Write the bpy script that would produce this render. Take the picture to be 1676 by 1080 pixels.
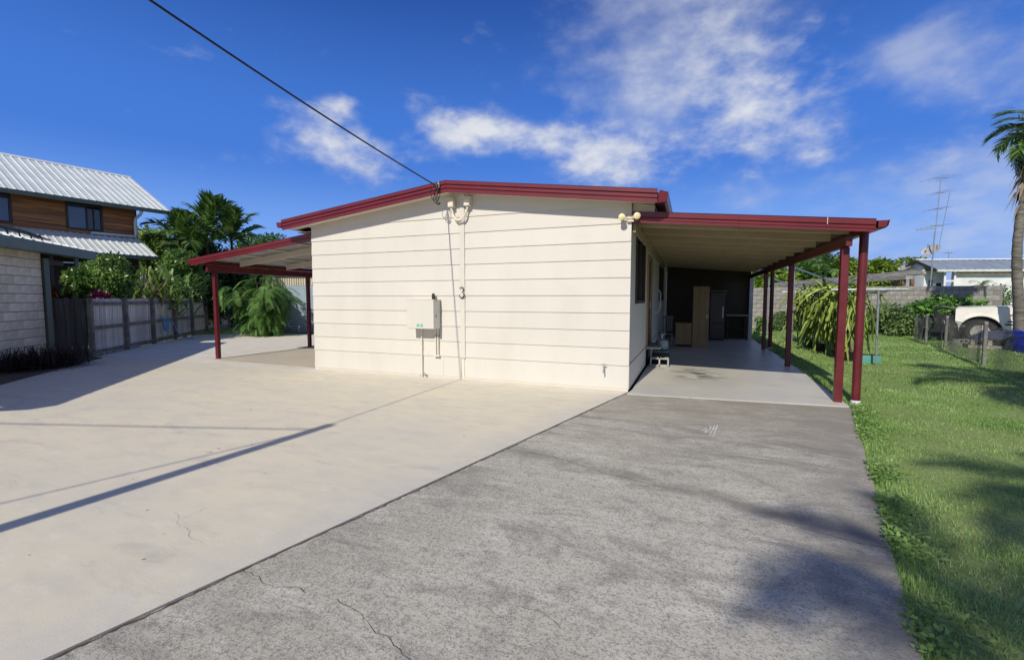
import bpy, bmesh, math, random
import numpy as np
from mathutils import Vector, Matrix

for o in list(bpy.data.objects): bpy.data.objects.remove(o)
SC = bpy.context.scene
COL = SC.collection
R = math.radians
random.seed(7); RNG = np.random.default_rng(11)

# ------------------------------------------------------------ camera
cam = bpy.data.cameras.new('camera'); camo = bpy.data.objects.new('camera', cam); COL.objects.link(camo)
cam.sensor_width = 36; cam.lens = 16.0; cam.clip_start = 0.05; cam.clip_end = 4000
CAMZ = 1.5
camo.location = (0, 0, CAMZ)
camo.rotation_euler = (R(90 - 3.99), 0, R(21.42))
SC.camera = camo

# ------------------------------------------------------------ sun, sky, exposure
SUN = Vector((.08, 1, -.8)).normalized()          # travel direction of the light
sl = bpy.data.lights.new('sun', 'SUN'); sl.energy = 4.2; sl.angle = R(.5); sl.color = (1, .93, .79)
so = bpy.data.objects.new('sun', sl); COL.objects.link(so); so.location = (-3, -30, 25)
so.rotation_euler = SUN.to_track_quat('-Z', 'Y').to_euler()
SC.view_settings.view_transform = 'Standard'; SC.view_settings.look = 'None'
SC.view_settings.gamma = 1; SC.view_settings.use_curve_mapping = False; SC.view_settings.exposure = 0.0
SC.render.engine = 'CYCLES'

SKYK = 9.6
W = bpy.data.worlds.new('World'); SC.world = W; W.use_nodes = True
nt = W.node_tree; nt.nodes.clear()
def N(t, typ, **kw):
    n = t.nodes.new(typ)
    for k, v in kw.items():
        if k.startswith('i_'): n.inputs[k[2:]].default_value = v
        else: setattr(n, k, v)
    return n
def mth(t, op, a, b=None, clamp=False):
    n = t.nodes.new('ShaderNodeMath'); n.operation = op; n.use_clamp = clamp
    for i, v in enumerate((a, b)):
        if v is None: continue
        if isinstance(v, (int, float)): n.inputs[i].default_value = v
        else: t.links.new(v, n.inputs[i])
    return n.outputs[0]
def vmt(t, op, a, b=None):
    n = t.nodes.new('ShaderNodeVectorMath'); n.operation = op
    for i, v in enumerate((a, b)):
        if v is None: continue
        if isinstance(v, (tuple, list)): n.inputs[i].default_value = v
        else: t.links.new(v, n.inputs[i])
    return n
def mrange(t, v, a, b, c, d, smooth=True):
    n = t.nodes.new('ShaderNodeMapRange'); n.interpolation_type = 'SMOOTHSTEP' if smooth else 'LINEAR'
    t.links.new(v, n.inputs[0])
    for i, x in enumerate((a, b, c, d)): n.inputs[1 + i].default_value = x
    return n.outputs[0]
sky = N(nt, 'ShaderNodeTexSky', sky_type='NISHITA', sun_disc=False)
sky.sun_elevation = math.asin(-SUN.z); sky.sun_rotation = math.pi + .08
sky.air_density = 1.0; sky.dust_density = .35; sky.ozone_density = 2.5; sky.altitude = 0
tc = N(nt, 'ShaderNodeTexCoord'); D = tc.outputs['Generated']
# clouds: broken cumulus and cirrus, drawn as noise over a plane of cloud height
sep = N(nt, 'ShaderNodeSeparateXYZ'); nt.links.new(D, sep.inputs[0])
zz = mth(nt, 'ADD', mth(nt, 'MAXIMUM', sep.outputs[2], 0.0), .16)
# clear-air grading of the sky by elevation: deep blue overhead, paler towards the horizon
hz = N(nt, 'ShaderNodeValToRGB'); hz.color_ramp.interpolation = 'EASE'; e_ = hz.color_ramp.elements
e_[0].position = 0.0; e_[0].color = (.42, .58, 1.05, 1); e_[1].position = .62; e_[1].color = (.016, .09, .46, 1)
k_ = e_.new(.10); k_.color = (.25, .53, 1.27, 1); k_ = e_.new(.28); k_.color = (.075, .275, .98, 1)
nt.links.new(sep.outputs[2], hz.inputs[0])
hzs = N(nt, 'ShaderNodeMixRGB'); hzs.blend_type = 'MULTIPLY'; hzs.inputs[0].default_value = 1; hzs.inputs[2].default_value = (SKYK, SKYK, SKYK, 1); nt.links.new(hz.outputs[0], hzs.inputs[1])
hsv = N(nt, 'ShaderNodeMixRGB'); hsv.inputs[0].default_value = .88; nt.links.new(sky.outputs[0], hsv.inputs[1]); nt.links.new(hzs.outputs[0], hsv.inputs[2])
cmb = N(nt, 'ShaderNodeCombineXYZ')
nt.links.new(mth(nt, 'DIVIDE', sep.outputs[0], zz), cmb.inputs[0]); nt.links.new(mth(nt, 'DIVIDE', sep.outputs[1], zz), cmb.inputs[1])
def sknoise(vec, scale, det, rough, dist=0, off=(0, 0, 0), sc=(1, 1, 1)):
    mp = N(nt, 'ShaderNodeMapping'); mp.inputs['Location'].default_value = off; mp.inputs['Scale'].default_value = sc
    nt.links.new(vec, mp.inputs['Vector'])
    n = N(nt, 'ShaderNodeTexNoise'); n.inputs['Scale'].default_value = scale; n.inputs['Detail'].default_value = det
    n.inputs['Roughness'].default_value = rough; n.inputs['Distortion'].default_value = dist
    nt.links.new(mp.outputs[0], n.inputs['Vector']); return n.outputs['Fac']
n_big = sknoise(D, 6.0, 7, .52, .0, (3.1, 1.7, .3), (1, 1, 1.7))
n_fine = sknoise(D, 19, 7, .56, .0, (.5, 8.2, 4), (1, 1, 1.8))
n_wisp = sknoise(cmb.outputs[0], 2.6, 8, .55, .0, (4.3, .7, 0), (1, .6, 1))
def blob(d, r, kz=1.8):
    s = vmt(nt, 'SUBTRACT', D, tuple(d)); m = vmt(nt, 'MULTIPLY', s.outputs[0], (1, 1, kz))
    l = vmt(nt, 'LENGTH', m.outputs[0]).outputs['Value']
    return mrange(nt, l, 0, r, 1, 0)
CLOUDS = []   # (direction, radius, vertical squeeze, weight, layer) filled below
def pixdir(px, py, F=745.0):
    v = Vector(((px - 838) / F, (540 - py) / F, -1)); v.rotate(camo.rotation_euler); return v.normalized()
cum = None; wis = None
for px, py, r, kz, w, lay in [(735, 225, .15, 2.0, .30, 0), (810, 205, .15, 2.0, .28, 0), (880, 225, .12, 2.2, .2, 0), (690, 172, .10, 1.6, .22, 0), (560, 172, .07, 1.6, .22, 0),
                              (500, 220, .16, 1.5, .20, 0), (560, 245, .14, 1.5, .16, 0), (620, 290, .16, 2.2, .17, 0), (960, 245, .2, 2.0, .24, 0), (1050, 275, .2, 2.0, .24, 0), (1250, 205, .2, 1.6, .14, 0), (1310, 255, .2, 2.0, .16, 0), (1200, 170, .14, 1.3, .16, 0), (1150, 80, .2, 1.0, .16, 0), (1290, 55, .2, 1.2, .14, 0),
                              (1060, 20, .40, 1.0, .17, 1), (980, 170, .42, 1.4, .17, 1), (1220, 90, .36, 1.0, .12, 1), (650, 80, .2, 1.5, .12, 1), (540, 250, .3, 1.4, .2, 1),
                              (1540, 295, .40, 4.5, .26, 1), (1640, 110, .28, 2.0, .27, 1), (1600, 390, .5, 5.0, .22, 1), (1230, 290, .36, 1.8, .08, 1), (1480, 85, .12, 1.6, .26, 1), (1270, 310, .2, 3, .16, 1),
                              (150, 120, .75, 1.2, -.25, 1), (330, 330, .4, 1.4, -.2, 1), (1430, 200, .32, 1.5, -.2, 1), (1180, 345, .3, 3, -.12, 1), (800, 70, .2, 1.4, -.1, 1)]:
    b = mth(nt, 'MULTIPLY', blob(pixdir(px, py), r, kz), w)
    if lay == 0: cum = b if cum is None else mth(nt, 'ADD', cum, b)
    else: wis = b if wis is None else mth(nt, 'ADD', wis, b)
base = mth(nt, 'ADD', mth(nt, 'MULTIPLY', n_big, .55), mth(nt, 'MULTIPLY', n_fine, .45))
c1 = mrange(nt, mth(nt, 'ADD', base, cum), .58, .98, 0, .95)
wb = mth(nt, 'ADD', mth(nt, 'MULTIPLY', n_wisp, .35), mth(nt, 'ADD', mth(nt, 'MULTIPLY', n_fine, .3), mth(nt, 'MULTIPLY', n_big, .35)))
wis = mth(nt, 'ADD', wis, mth(nt, 'SUBTRACT', .29, mth(nt, 'MULTIPLY', blob(pixdir(838, 300), 1.9, 1), .35)))   # extra cloud added outside the view to whiten the fill light
c2 = mrange(nt, mth(nt, 'ADD', wb, wis), .56, .92, 0, .52)
cl = mth(nt, 'SUBTRACT', mth(nt, 'ADD', c1, c2), mth(nt, 'MULTIPLY', c1, c2))
ccol = N(nt, 'ShaderNodeMixRGB'); ccol.inputs[1].default_value = (6.0, 6.7, 8.6, 1); ccol.inputs[2].default_value = (10.0, 10.2, 10.6, 1)
nt.links.new(cl, ccol.inputs[0])
cmix = N(nt, 'ShaderNodeMixRGB'); nt.links.new(cl, cmix.inputs[0]); nt.links.new(hsv.outputs[0], cmix.inputs[1]); nt.links.new(ccol.outputs[0], cmix.inputs[2])
bg = N(nt, 'ShaderNodeBackground'); bg.inputs['Strength'].default_value = .078
nt.links.new(cmix.outputs[0], bg.inputs[0])
wo = N(nt, 'ShaderNodeOutputWorld'); nt.links.new(bg.outputs[0], wo.inputs[0])

# ------------------------------------------------------------ materials
MATS = {}
def mat(name, c1, c2=None, scale=6, rough=.6, bump=0, bscale=60, metal=0, rnd=0, stretch=(1, 1, 1), detail=6, spec=.5, world=False, lo=.35, hi=.65, isl=0):
    m = bpy.data.materials.new(name); m.use_nodes = True; t = m.node_tree; b = t.nodes['Principled BSDF']
    b.inputs['Roughness'].default_value = rough; b.inputs['Metallic'].default_value = metal
    b.inputs['Specular IOR Level'].default_value = spec
    c1 = tuple(c1) + (1,)
    c2 = tuple(c2) + (1,) if c2 else tuple(x * .82 for x in c1[:3]) + (1,)
    if world: vec = N(t, 'ShaderNodeNewGeometry').outputs['Position']
    else: vec = N(t, 'ShaderNodeTexCoord').outputs['Object']
    mp = N(t, 'ShaderNodeMapping'); mp.inputs['Scale'].default_value = stretch; t.links.new(vec, mp.inputs[0])
    n = N(t, 'ShaderNodeTexNoise'); n.inputs['Scale'].default_value = scale; n.inputs['Detail'].default_value = detail; n.inputs['Roughness'].default_value = .6
    t.links.new(mp.outputs[0], n.inputs['Vector'])
    mx = N(t, 'ShaderNodeMixRGB'); mx.inputs[1].default_value = c1; mx.inputs[2].default_value = c2
    t.links.new(mrange(t, n.outputs['Fac'], lo, hi, 0, 1), mx.inputs[0])
    col = mx.outputs[0]
    if rnd or isl:
        r = N(t, 'ShaderNodeObjectInfo').outputs['Random'] if rnd else N(t, 'ShaderNodeNewGeometry').outputs['Random Per Island']
        k = rnd or isl
        h = N(t, 'ShaderNodeHueSaturation'); t.links.new(col, h.inputs['Color']); t.links.new(mrange(t, r, 0, 1, 1 - k, 1 + k, False), h.inputs['Value'])
        col = h.outputs[0]
    t.links.new(col, b.inputs['Base Color'])
    if bump:
        n2 = N(t, 'ShaderNodeTexNoise'); n2.inputs['Scale'].default_value = bscale; n2.inputs['Detail'].default_value = 4; t.links.new(mp.outputs[0], n2.inputs['Vector'])
        bp = N(t, 'ShaderNodeBump'); bp.inputs['Strength'].default_value = bump; bp.inputs['Distance'].default_value = .01
        t.links.new(n2.outputs['Fac'], bp.inputs['Height']); t.links.new(bp.outputs[0], b.inputs['Normal'])
    MATS[name] = m; return m
def leafmat(name, dark, mid, light, rough=.45, trans=.3, patch=0):
    m = bpy.data.materials.new(name); m.use_nodes = True; t = m.node_tree; b = t.nodes['Principled BSDF']
    g = N(t, 'ShaderNodeNewGeometry')
    r = g.outputs['Random Per Island']
    if patch:
        n = N(t, 'ShaderNodeTexNoise'); n.inputs['Scale'].default_value = patch; n.inputs['Detail'].default_value = 3; t.links.new(g.outputs['Position'], n.inputs['Vector'])
        r = mth(t, 'ADD', mth(t, 'MULTIPLY', r, .45), mrange(t, n.outputs['Fac'], .36, .66, 0, .55))
    cr = N(t, 'ShaderNodeValToRGB'); e = cr.color_ramp.elements
    e[0].color = tuple(dark) + (1,); e[1].color = tuple(light) + (1,); k = cr.color_ramp.elements.new(.5); k.color = tuple(mid) + (1,)
    t.links.new(r, cr.inputs[0]); t.links.new(cr.outputs[0], b.inputs['Base Color'])
    b.inputs['Roughness'].default_value = rough; b.inputs['Specular IOR Level'].default_value = .4
    tr = N(t, 'ShaderNodeBsdfTranslucent'); t.links.new(cr.outputs[0], tr.inputs[0])
    ms = N(t, 'ShaderNodeMixShader'); ms.inputs[0].default_value = trans
    t.links.new(b.outputs[0], ms.inputs[1]); t.links.new(tr.outputs[0], ms.inputs[2])
    t.links.new(ms.outputs[0], t.nodes['Material Output'].inputs[0])
    MATS[name] = m; return m

mat('cream', (.63, .605, .55), (.59, .565, .505), .9, .55, .12, 160, stretch=(1.6, 1, .5), rnd=.02, lo=.38, hi=.75, detail=9)
mat('cream_trim', (.74, .665, .55), (.70, .63, .52), 3, .5)
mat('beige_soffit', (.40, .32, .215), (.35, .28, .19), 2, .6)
mat('carport_roof_shade', (.15, .115, .075), (.12, .092, .06), 2, .6)  # sheet colour darkened to paint in the shade between rafters
mat('rafter_cream', (.52, .41, .27), (.46, .36, .24), 3, .6)  # kept paler than the sheet to paint in lit rafter edges
mat('burgundy', (.155, .013, .019), (.125, .011, .016), 2.5, .32, 0, spec=.6)
mat('burgundy_post', (.105, .011, .016), (.135, .017, .021), 5, .38, .06, 90, spec=.5)
mat('rear_wall_shade', (.085, .066, .046), None, 2, .7)  # rear wall coloured dark to stand for the carport's deep shade
mat('black', (.006, .006, .007), None, 5, .4)
mat('dark_void', (.02, .019, .018), None, 3, .7)
mat('dark_timber', (.05, .033, .022), None, 4, .6)
mat('galv', (.42, .44, .45), (.30, .32, .33), 12, .42, .1, 60, metal=.6)
mat('zinc_roof', (.66, .70, .68), (.57, .61, .595), 1.6, .45, .05, 30, metal=.1, rnd=.03, stretch=(1, 1, 1))
mat('dull_zinc', (.40, .42, .42), (.33, .35, .35), 2, .5)
mat('grey_roof', (.30, .35, .41), (.24, .285, .34), 1.5, .4, metal=.2)
mat('trim_green', (.105, .15, .135), (.085, .125, .11), 3, .4)
mat('cedar', (.42, .185, .06), (.22, .088, .028), 1.2, .6, .2, 20, rnd=.22, stretch=(.6, .6, 14))
mat('glass_dark', (.012, .018, .028), (.010, .014, .022), 1, .06, spec=.8)
mat('glass_blue', (.05, .085, .15), (.035, .06, .11), .8, .05, spec=.9)
mat('block_cream', (.76, .68, .53), (.64, .57, .44), 9, .85, .5, 70, rnd=.1)
mat('mortar', (.20, .17, .13), None, 20, .9, .3)
mat('block_grey', (.36, .345, .315), (.21, .205, .19), 3, .9, .5, 40, rnd=.12, detail=8)
mat('mortar_grey', (.22, .21, .19), None, 20, .9)
mat('paling', (.64, .60, .52), (.30, .28, .245), 2.2, .85, .4, 30, rnd=.24, stretch=(6, 6, .6), detail=8)
mat('paling_dark', (.075, .07, .066), (.04, .038, .037), 2.2, .85, .4, 30, rnd=.2, stretch=(6, 6, .6))
mat('rail_timber', (.20, .185, .16), (.11, .10, .088), 3, .85, .3, 30, stretch=(2, 2, 2))
mat('roller_blue', (.37, .47, .53), (.33, .42, .48), 2, .4)
mat('shed_cream', (.58, .52, .39), None, 2, .5)
mat('hose_blue', (.13, .33, .62), None, 4, .4)
mat('white_paint', (.74, .76, .78), (.60, .63, .65), 3, .6, .15, 20, detail=8)
mat('white_block', (.78, .79, .80), (.60, .62, .63), 1.2, .8, .2, 20, detail=9, stretch=(1, 1, 2.5))
mat('ply', (.36, .235, .11), (.29, .185, .085), 2, .55, stretch=(6, 6, .7))
mat('fridge', (.012, .012, .013), None, 3, .3)
mat('steel', (.45, .46, .47), None, 6, .3, metal=.8)
mat('gas_grey', (.32, .36, .38), (.26, .29, .31), 5, .4)
mat('teal_plastic', (.10, .33, .28), (.08, .27, .23), 5, .5)
mat('grey_plastic', (.16, .165, .17), None, 4, .5)
mat('black_plastic', (.014, .014, .015), None, 8, .5)
mat('cable_black', (.008, .008, .009), None, 20, .5)
mat('sticker_green', (.02, .36, .22), (.16, .58, .42), 60, .5)
mat('bulb_cream', (.80, .73, .42), None, 8, .35)
mat('timber_old', (.46, .43, .37), (.27, .245, .205), 1.6, .9, .5, 25, stretch=(1, 1, 6), detail=8)
mat('timber_red', (.12, .045, .03), (.2, .12, .08), 6, .85, .3)
mat('trunk_grey', (.25, .23, .20), (.11, .10, .085), 3, .9, .7, 25, stretch=(1, 1, 5), detail=8)
mat('trunk_brown', (.12, .085, .055), (.06, .042, .03), 6, .9, .6, 30)
mat('thatch', (.42, .34, .24), (.25, .19, .13), 14, .9, .6, 40, isl=.3)
mat('car_cream', (.84, .82, .77), (.74, .71, .65), 1.6, .45, .05, 30, detail=10)
mat('car_rust', (.11, .05, .03), (.20, .17, .14), 9, .8, .4)
mat('tyre', (.028, .027, .026), (.05, .047, .043), 6, .85, .3, 60)
mat('rim', (.78, .76, .70), (.62, .58, .52), 6, .4, metal=.3)
mat('indicator', (.75, .18, .02), None, 3, .3)
mat('bin_blue', (.008, .02, .32), (.006, .015, .24), 4, .35)
mat('navy', (.014, .024, .075), (.03, .04, .085), 3, .45)
mat('concrete_grey', (.44, .43, .41), (.33, .32, .30), 10, .9, .4, 60)
mat('concrete_post', (.27, .265, .255), (.17, .165, .16), 10, .9, .4, 60)
mat('wire_dark', (.13, .13, .128), (.08, .075, .07), 6, .6)
mat('mulch', (.055, .04, .028), (.10, .075, .05), 18, .95, .6, 40)
mat('black_soil', (.03, .024, .018), None, 12, .95)
leafmat('leaf_glossy', (.035, .095, .02), (.11, .22, .045), (.28, .40, .10), .3, .3, 2.2)
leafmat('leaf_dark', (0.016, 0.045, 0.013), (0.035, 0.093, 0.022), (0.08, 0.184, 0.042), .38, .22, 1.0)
leafmat('leaf_ginger', (0.081, 0.162, 0.034), (0.162, 0.284, 0.061), (0.351, 0.446, 0.135), .4, .35)
leafmat('leaf_straw', (.16, .12, .06), (.26, .20, .10), (.36, .30, .17), .6, .2)
leafmat('leaf_palm', (.035, .09, .02), (.10, .20, .04), (.26, .38, .10), .36, .32)
leafmat('leaf_fern', (.07, .17, .04), (.16, .32, .08), (.30, .46, .15), .5, .38, 1.4)
leafmat('leaf_mango', (0.08, 0.152, 0.022), (0.168, 0.272, 0.035), (0.32, 0.424, 0.064), .45, .25, .55)
leafmat('leaf_green_tree', (0.029, 0.088, 0.019), (0.072, 0.176, 0.035), (0.128, 0.272, 0.056), .45, .25, .5)
leafmat('leaf_vine', (0.056, 0.144, 0.029), (0.12, 0.272, 0.048), (0.224, 0.416, 0.08), .4, .3, 1.2)
leafmat('leaf_shrub', (0.072, 0.136, 0.048), (0.136, 0.232, 0.072), (0.24, 0.336, 0.128), .55, .3, 1.2)
leafmat('leaf_croton', (.025, .010, .008), (.075, .018, .010), (.26, .07, .012), .35, .25)
leafmat('petal_pink', (.30, .008, .045), (.52, .02, .10), (.66, .06, .17), .5, .3)
leafmat('petal_yellow', (.55, .25, .02), (.65, .36, .03), (.7, .45, .06), .5, .3)
leafmat('leaf_purple', (.014, .009, .010), (.028, .016, .015), (.075, .05, .035), .6, .2)
leafmat('leaf_banana', (0.13, 0.273, 0.039), (0.208, 0.39, 0.058), (0.286, 0.481, 0.078), .4, .4)
leafmat('cactus', (.06, .10, .025), (.25, .35, .065), (.55, .60, .14), .45, .12)
leafmat('grass_blade', (.16, .31, .07), (.28, .46, .125), (.48, .62, .26), .55, .4, .8)
leafmat('leaf_weed', (.14, .27, .06), (.24, .40, .10), (.36, .50, .17), .5, .35, 3)
leafmat('dead_grass', (.20, .16, .08), (.27, .22, .11), (.36, .31, .17), .7, .2)

def ground_mat(name, build):
    m = bpy.data.materials.new(name); m.use_nodes = True; t = m.node_tree
    build(t, t.nodes['Principled BSDF'], N(t, 'ShaderNodeNewGeometry').outputs['Position']); MATS[name] = m
def gnoise(t, pos, scale, det=6, rough=.6, st=(1, 1, 1), rot=0, off=(0, 0, 0), dist=0):
    mp = N(t, 'ShaderNodeMapping'); mp.inputs['Scale'].default_value = st; mp.inputs['Rotation'].default_value = (0, 0, rot); mp.inputs['Location'].default_value = off
    t.links.new(pos, mp.inputs[0])
    n = N(t, 'ShaderNodeTexNoise'); n.inputs['Scale'].default_value = scale; n.inputs['Detail'].default_value = det; n.inputs['Roughness'].default_value = rough; n.inputs['Distortion'].default_value = dist
    t.links.new(mp.outputs[0], n.inputs['Vector']); return n.outputs['Fac']
def gmix(t, fac, a, b, mode='MIX'):
    n = N(t, 'ShaderNodeMixRGB'); n.blend_type = mode
    if isinstance(fac, (int, float)): n.inputs[0].default_value = fac
    else: t.links.new(fac, n.inputs[0])
    for i, v in ((1, a), (2, b)):
        if isinstance(v, tuple): n.inputs[i].default_value = v + (1,)
        else: t.links.new(v, n.inputs[i])
    return n.outputs[0]
def gbump(t, b, h, s, d=.004):
    bp = N(t, 'ShaderNodeBump'); bp.inputs['Strength'].default_value = s; bp.inputs['Distance'].default_value = d
    t.links.new(h, bp.inputs['Height']); t.links.new(bp.outputs[0], b.inputs['Normal'])
def edge_dist(t, pos, p, ang):   # signed distance from a line through p with heading ang (from +Y to +X)
    v = vmt(t, 'SUBTRACT', pos, (p[0], p[1], 0)).outputs[0]
    return vmt(t, 'DOT_PRODUCT', v, (math.cos(ang), -math.sin(ang), 0)).outputs['Value']
def pale_conc(t, b, pos):
    a = gnoise(t, pos, .55, 5, .6, (1, 1.6, 1)); c = gnoise(t, pos, 2.2, 8, .65, (1, 2.4, 1), .3); f = gnoise(t, pos, 95, 3, .7)
    s = gnoise(t, pos, 1.1, 9, .7, (1, 3.2, 1), .25, (7, 3, 0), .6)
    col = gmix(t, mrange(t, a, .36, .66, 0, 1), (.66, .60, .455), (.60, .56, .455))
    col = gmix(t, mrange(t, c, .42, .70, 0, .5), col, (.50, .465, .41))
    col = gmix(t, mrange(t, gnoise(t, pos, 3.4, 7, .65, (1, 2.0, 1), .5, (9, 4, 0)), .52, .72, 0, .4), col, (.74, .69, .60))
    col = gmix(t, mrange(t, s, .54, .72, 0, .55), col, (.36, .34, .305))
    # paler, rougher band along the joint with the old driveway
    d = edge_dist(t, pos, (-.951, 7.2), R(13.68))
    band = mth(t, 'MULTIPLY', mrange(t, d, -.55, -.02, 0, 1), mrange(t, gnoise(t, pos, 5, 6), .3, .62, .3, 1))
    col = gmix(t, mth(t, 'MULTIPLY', band, .55), col, (.50, .485, .455))
    col = gmix(t, mrange(t, f, .3, .7, 0, .22), col, (.36, .33, .285))
    pit = gnoise(t, pos, 150, 2, .5); dark = mth(t, 'MULTIPLY', mrange(t, pit, .60, .72, 0, .6), mth(t, 'ADD', mth(t, 'MULTIPLY', band, 1.0), .12))
    col = gmix(t, dark, col, (.2, .19, .175))
    # dusty pale strip at the foot of the house wall
    sp = N(t, 'ShaderNodeSeparateXYZ'); t.links.new(pos, sp.inputs[0])
    strip = mth(t, 'MULTIPLY', mrange(t, sp.outputs[1], 6.9, 7.4, 0, 1), mrange(t, gnoise(t, pos, 2.5, 6), .35, .6, .1, .6))
    col = gmix(t, strip, col, (.66, .64, .61))
    t.links.new(col, b.inputs['Base Color']); b.inputs['Roughness'].default_value = .8
    gbump(t, b, mth(t, 'ADD', mth(t, 'MULTIPLY', f, .6), pit), .3, .002)
def old_drive(t, b, pos):
    A = R(-13)
    a = gnoise(t, pos, .8, 6, .62, (1, 1, 1)); c = gnoise(t, pos, 3.2, 9, .72, (.55, 1.7, 1), A + .35, dist=.5); f = gnoise(t, pos, 70, 4, .75); g = gnoise(t, pos, 150, 3, .7)
    st = gnoise(t, pos, 1.0, 8, .7, (.45, 2.3, 1), A + .45, (3, 1, 0), .4)
    brush = gnoise(t, pos, 22, 4, .7, (.15, 1.6, 1), A + .1)
    big = gnoise(t, pos, .42, 4, .55, (1, 1, 1), 0, (5.2, 1.1, 0)); pat = gnoise(t, pos, 1.7, 9, .66, (.8, 1.25, 1), A + .3, (2.2, 9, 0), .8)
    col = gmix(t, mrange(t, a, .36, .66, 0, 1), (.46, .435, .36), (.36, .335, .275))
    col = gmix(t, mrange(t, big, .40, .60, 0, .6), col, (.56, .535, .455))
    col = gmix(t, mrange(t, pat, .50, .64, 0, .7), col, (.235, .222, .195))
    col = gmix(t, mrange(t, c, .46, .68, 0, .7), col, (.61, .585, .51))
    col = gmix(t, mrange(t, st, .52, .68, 0, .75), col, (.20, .187, .165))
    col = gmix(t, mrange(t, brush, .44, .66, 0, .25), col, (.22, .208, .185))
    mp_ = gnoise(t, pos, 13, 7, .78, (.9, 1.1, 1), A, (1, 5, 0), .6)
    col = gmix(t, mrange(t, mp_, .50, .64, 0, .38), col, (.15, .142, .128))
    col = gmix(t, mrange(t, f, .48, .61, 0, .6), col, (.115, .11, .10))
    col = gmix(t, mrange(t, g, .53, .66, 0, .45), col, (.78, .76, .70))
    # damp dark drag marks across the slab, one by each trowelled joint
    for (lx, ly), la, lw, ls in (((-.6, 3.95), R(108), .16, .75), ((.8, 5.35), R(100), .14, .7), ((.9, 3.5), R(104), .22, .7)):
        d0 = edge_dist(t, pos, (lx, ly), la); d0 = mth(t, 'ABSOLUTE', mth(t, 'ADD', d0, mth(t, 'MULTIPLY', mth(t, 'SUBTRACT', gnoise(t, pos, 2.2, 5, .6), .5), .35)))
        col = gmix(t, mth(t, 'MULTIPLY', mrange(t, d0, 0, lw, ls, 0), mrange(t, gnoise(t, pos, 1.3, 6, .6, off=(lx, 0, 0)), .38, .62, .1, 1)), col, (.185, .172, .15))
    # darker, mouldy border strip beside the lawn and by the house
    d = edge_dist(t, pos, (2.126, 7.537), R(12.8))
    e = mth(t, 'MULTIPLY', mrange(t, d, -.8, -.02, 0, 1), mrange(t, gnoise(t, pos, 3, 6), .35, .6, .2, .7))
    col = gmix(t, e, col, (.20, .185, .165))
    sp = N(t, 'ShaderNodeSeparateXYZ'); t.links.new(pos, sp.inputs[0])
    e2 = mth(t, 'MULTIPLY', mrange(t, sp.outputs[1], 4.2, 7.0, 0, 1), mrange(t, gnoise(t, pos, 1.6, 6), .3, .6, .35, .8))
    col = gmix(t, mth(t, 'MULTIPLY', e2, .85), col, (.265, .24, .205))
    t.links.new(col, b.inputs['Base Color']); b.inputs['Roughness'].default_value = .92; b.inputs['Specular IOR Level'].default_value = .25
    gbump(t, b, mth(t, 'ADD', f, mth(t, 'MULTIPLY', g, .7)), .7, .006)
def slab_conc(t, b, pos):
    a = gnoise(t, pos, .9, 6, .6); s = gnoise(t, pos, 1.5, 8, .7, (1, 1.5, 1), .2, (2.2, 5.4, 0), .6); f = gnoise(t, pos, 90, 3, .7)
    col = gmix(t, mrange(t, a, .35, .65, 0, 1), (.60, .575, .51), (.52, .505, .465))
    col = gmix(t, mrange(t, s, .58, .74, 0, .55), col, (.2, .195, .185))
    v = vmt(t, 'SUBTRACT', pos, (.1, 9.6, 0)).outputs[0]; v = vmt(t, 'MULTIPLY', v, (1.3, .9, 0)).outputs[0]; ln = vmt(t, 'LENGTH', v).outputs['Value']
    oil = mth(t, 'MULTIPLY', mrange(t, ln, .05, 1.0, 1, 0), mrange(t, gnoise(t, pos, 2.6, 8, .65, (1, 1.4, 1), 0, (3.3, 1, 0), .5), .42, .58, 0, 1))
    col = gmix(t, mth(t, 'MULTIPLY', oil, .9), col, (.07, .068, .064))
    col = gmix(t, mrange(t, f, .35, .7, 0, .2), col, (.28, .27, .25))
    t.links.new(col, b.inputs['Base Color']); b.inputs['Roughness'].default_value = .42
    gbump(t, b, f, .12, .002)
def slab_tan(t, b, pos):
    a = gnoise(t, pos, .9, 6, .6); s = gnoise(t, pos, 2.1, 8, .7, (1, 2, 1), .1, (1.2, 2.4, 0)); f = gnoise(t, pos, 90, 3, .7)
    col = gmix(t, mrange(t, a, .35, .65, 0, 1), (.50, .44, .345), (.44, .40, .33))
    col = gmix(t, mrange(t, s, .55, .75, 0, .5), col, (.28, .26, .225))
    t.links.new(col, b.inputs['Base Color']); b.inputs['Roughness'].default_value = .75; gbump(t, b, f, .2, .002)
def lawn_m(t, b, pos):
    a = gnoise(t, pos, 1.2, 8, .65); f = gnoise(t, pos, 40, 5, .7); s = gnoise(t, pos, .7, 5, .6, off=(4, 2, 0))
    col = gmix(t, mrange(t, a, .35, .65, 0, 1), (.20, .28, .08), (.25, .32, .10))
    col = gmix(t, mrange(t, s, .58, .75, 0, .5), col, (.24, .21, .11))
    col = gmix(t, mrange(t, f, .4, .7, 0, .6), col, (.06, .085, .024))
    t.links.new(col, b.inputs['Base Color']); b.inputs['Roughness'].default_value = .9; gbump(t, b, f, .8, .02)
def dirt_m(t, b, pos):
    a = gnoise(t, pos, .8, 8, .65); f = gnoise(t, pos, 30, 5, .7)
    col = gmix(t, mrange(t, a, .35, .65, 0, 1), (.17, .145, .105), (.10, .10, .05))
    col = gmix(t, mrange(t, f, .4, .7, 0, .5), col, (.06, .05, .035))
    t.links.new(col, b.inputs['Base Color']); b.inputs['Roughness'].default_value = .95; gbump(t, b, f, .7, .02)
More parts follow.
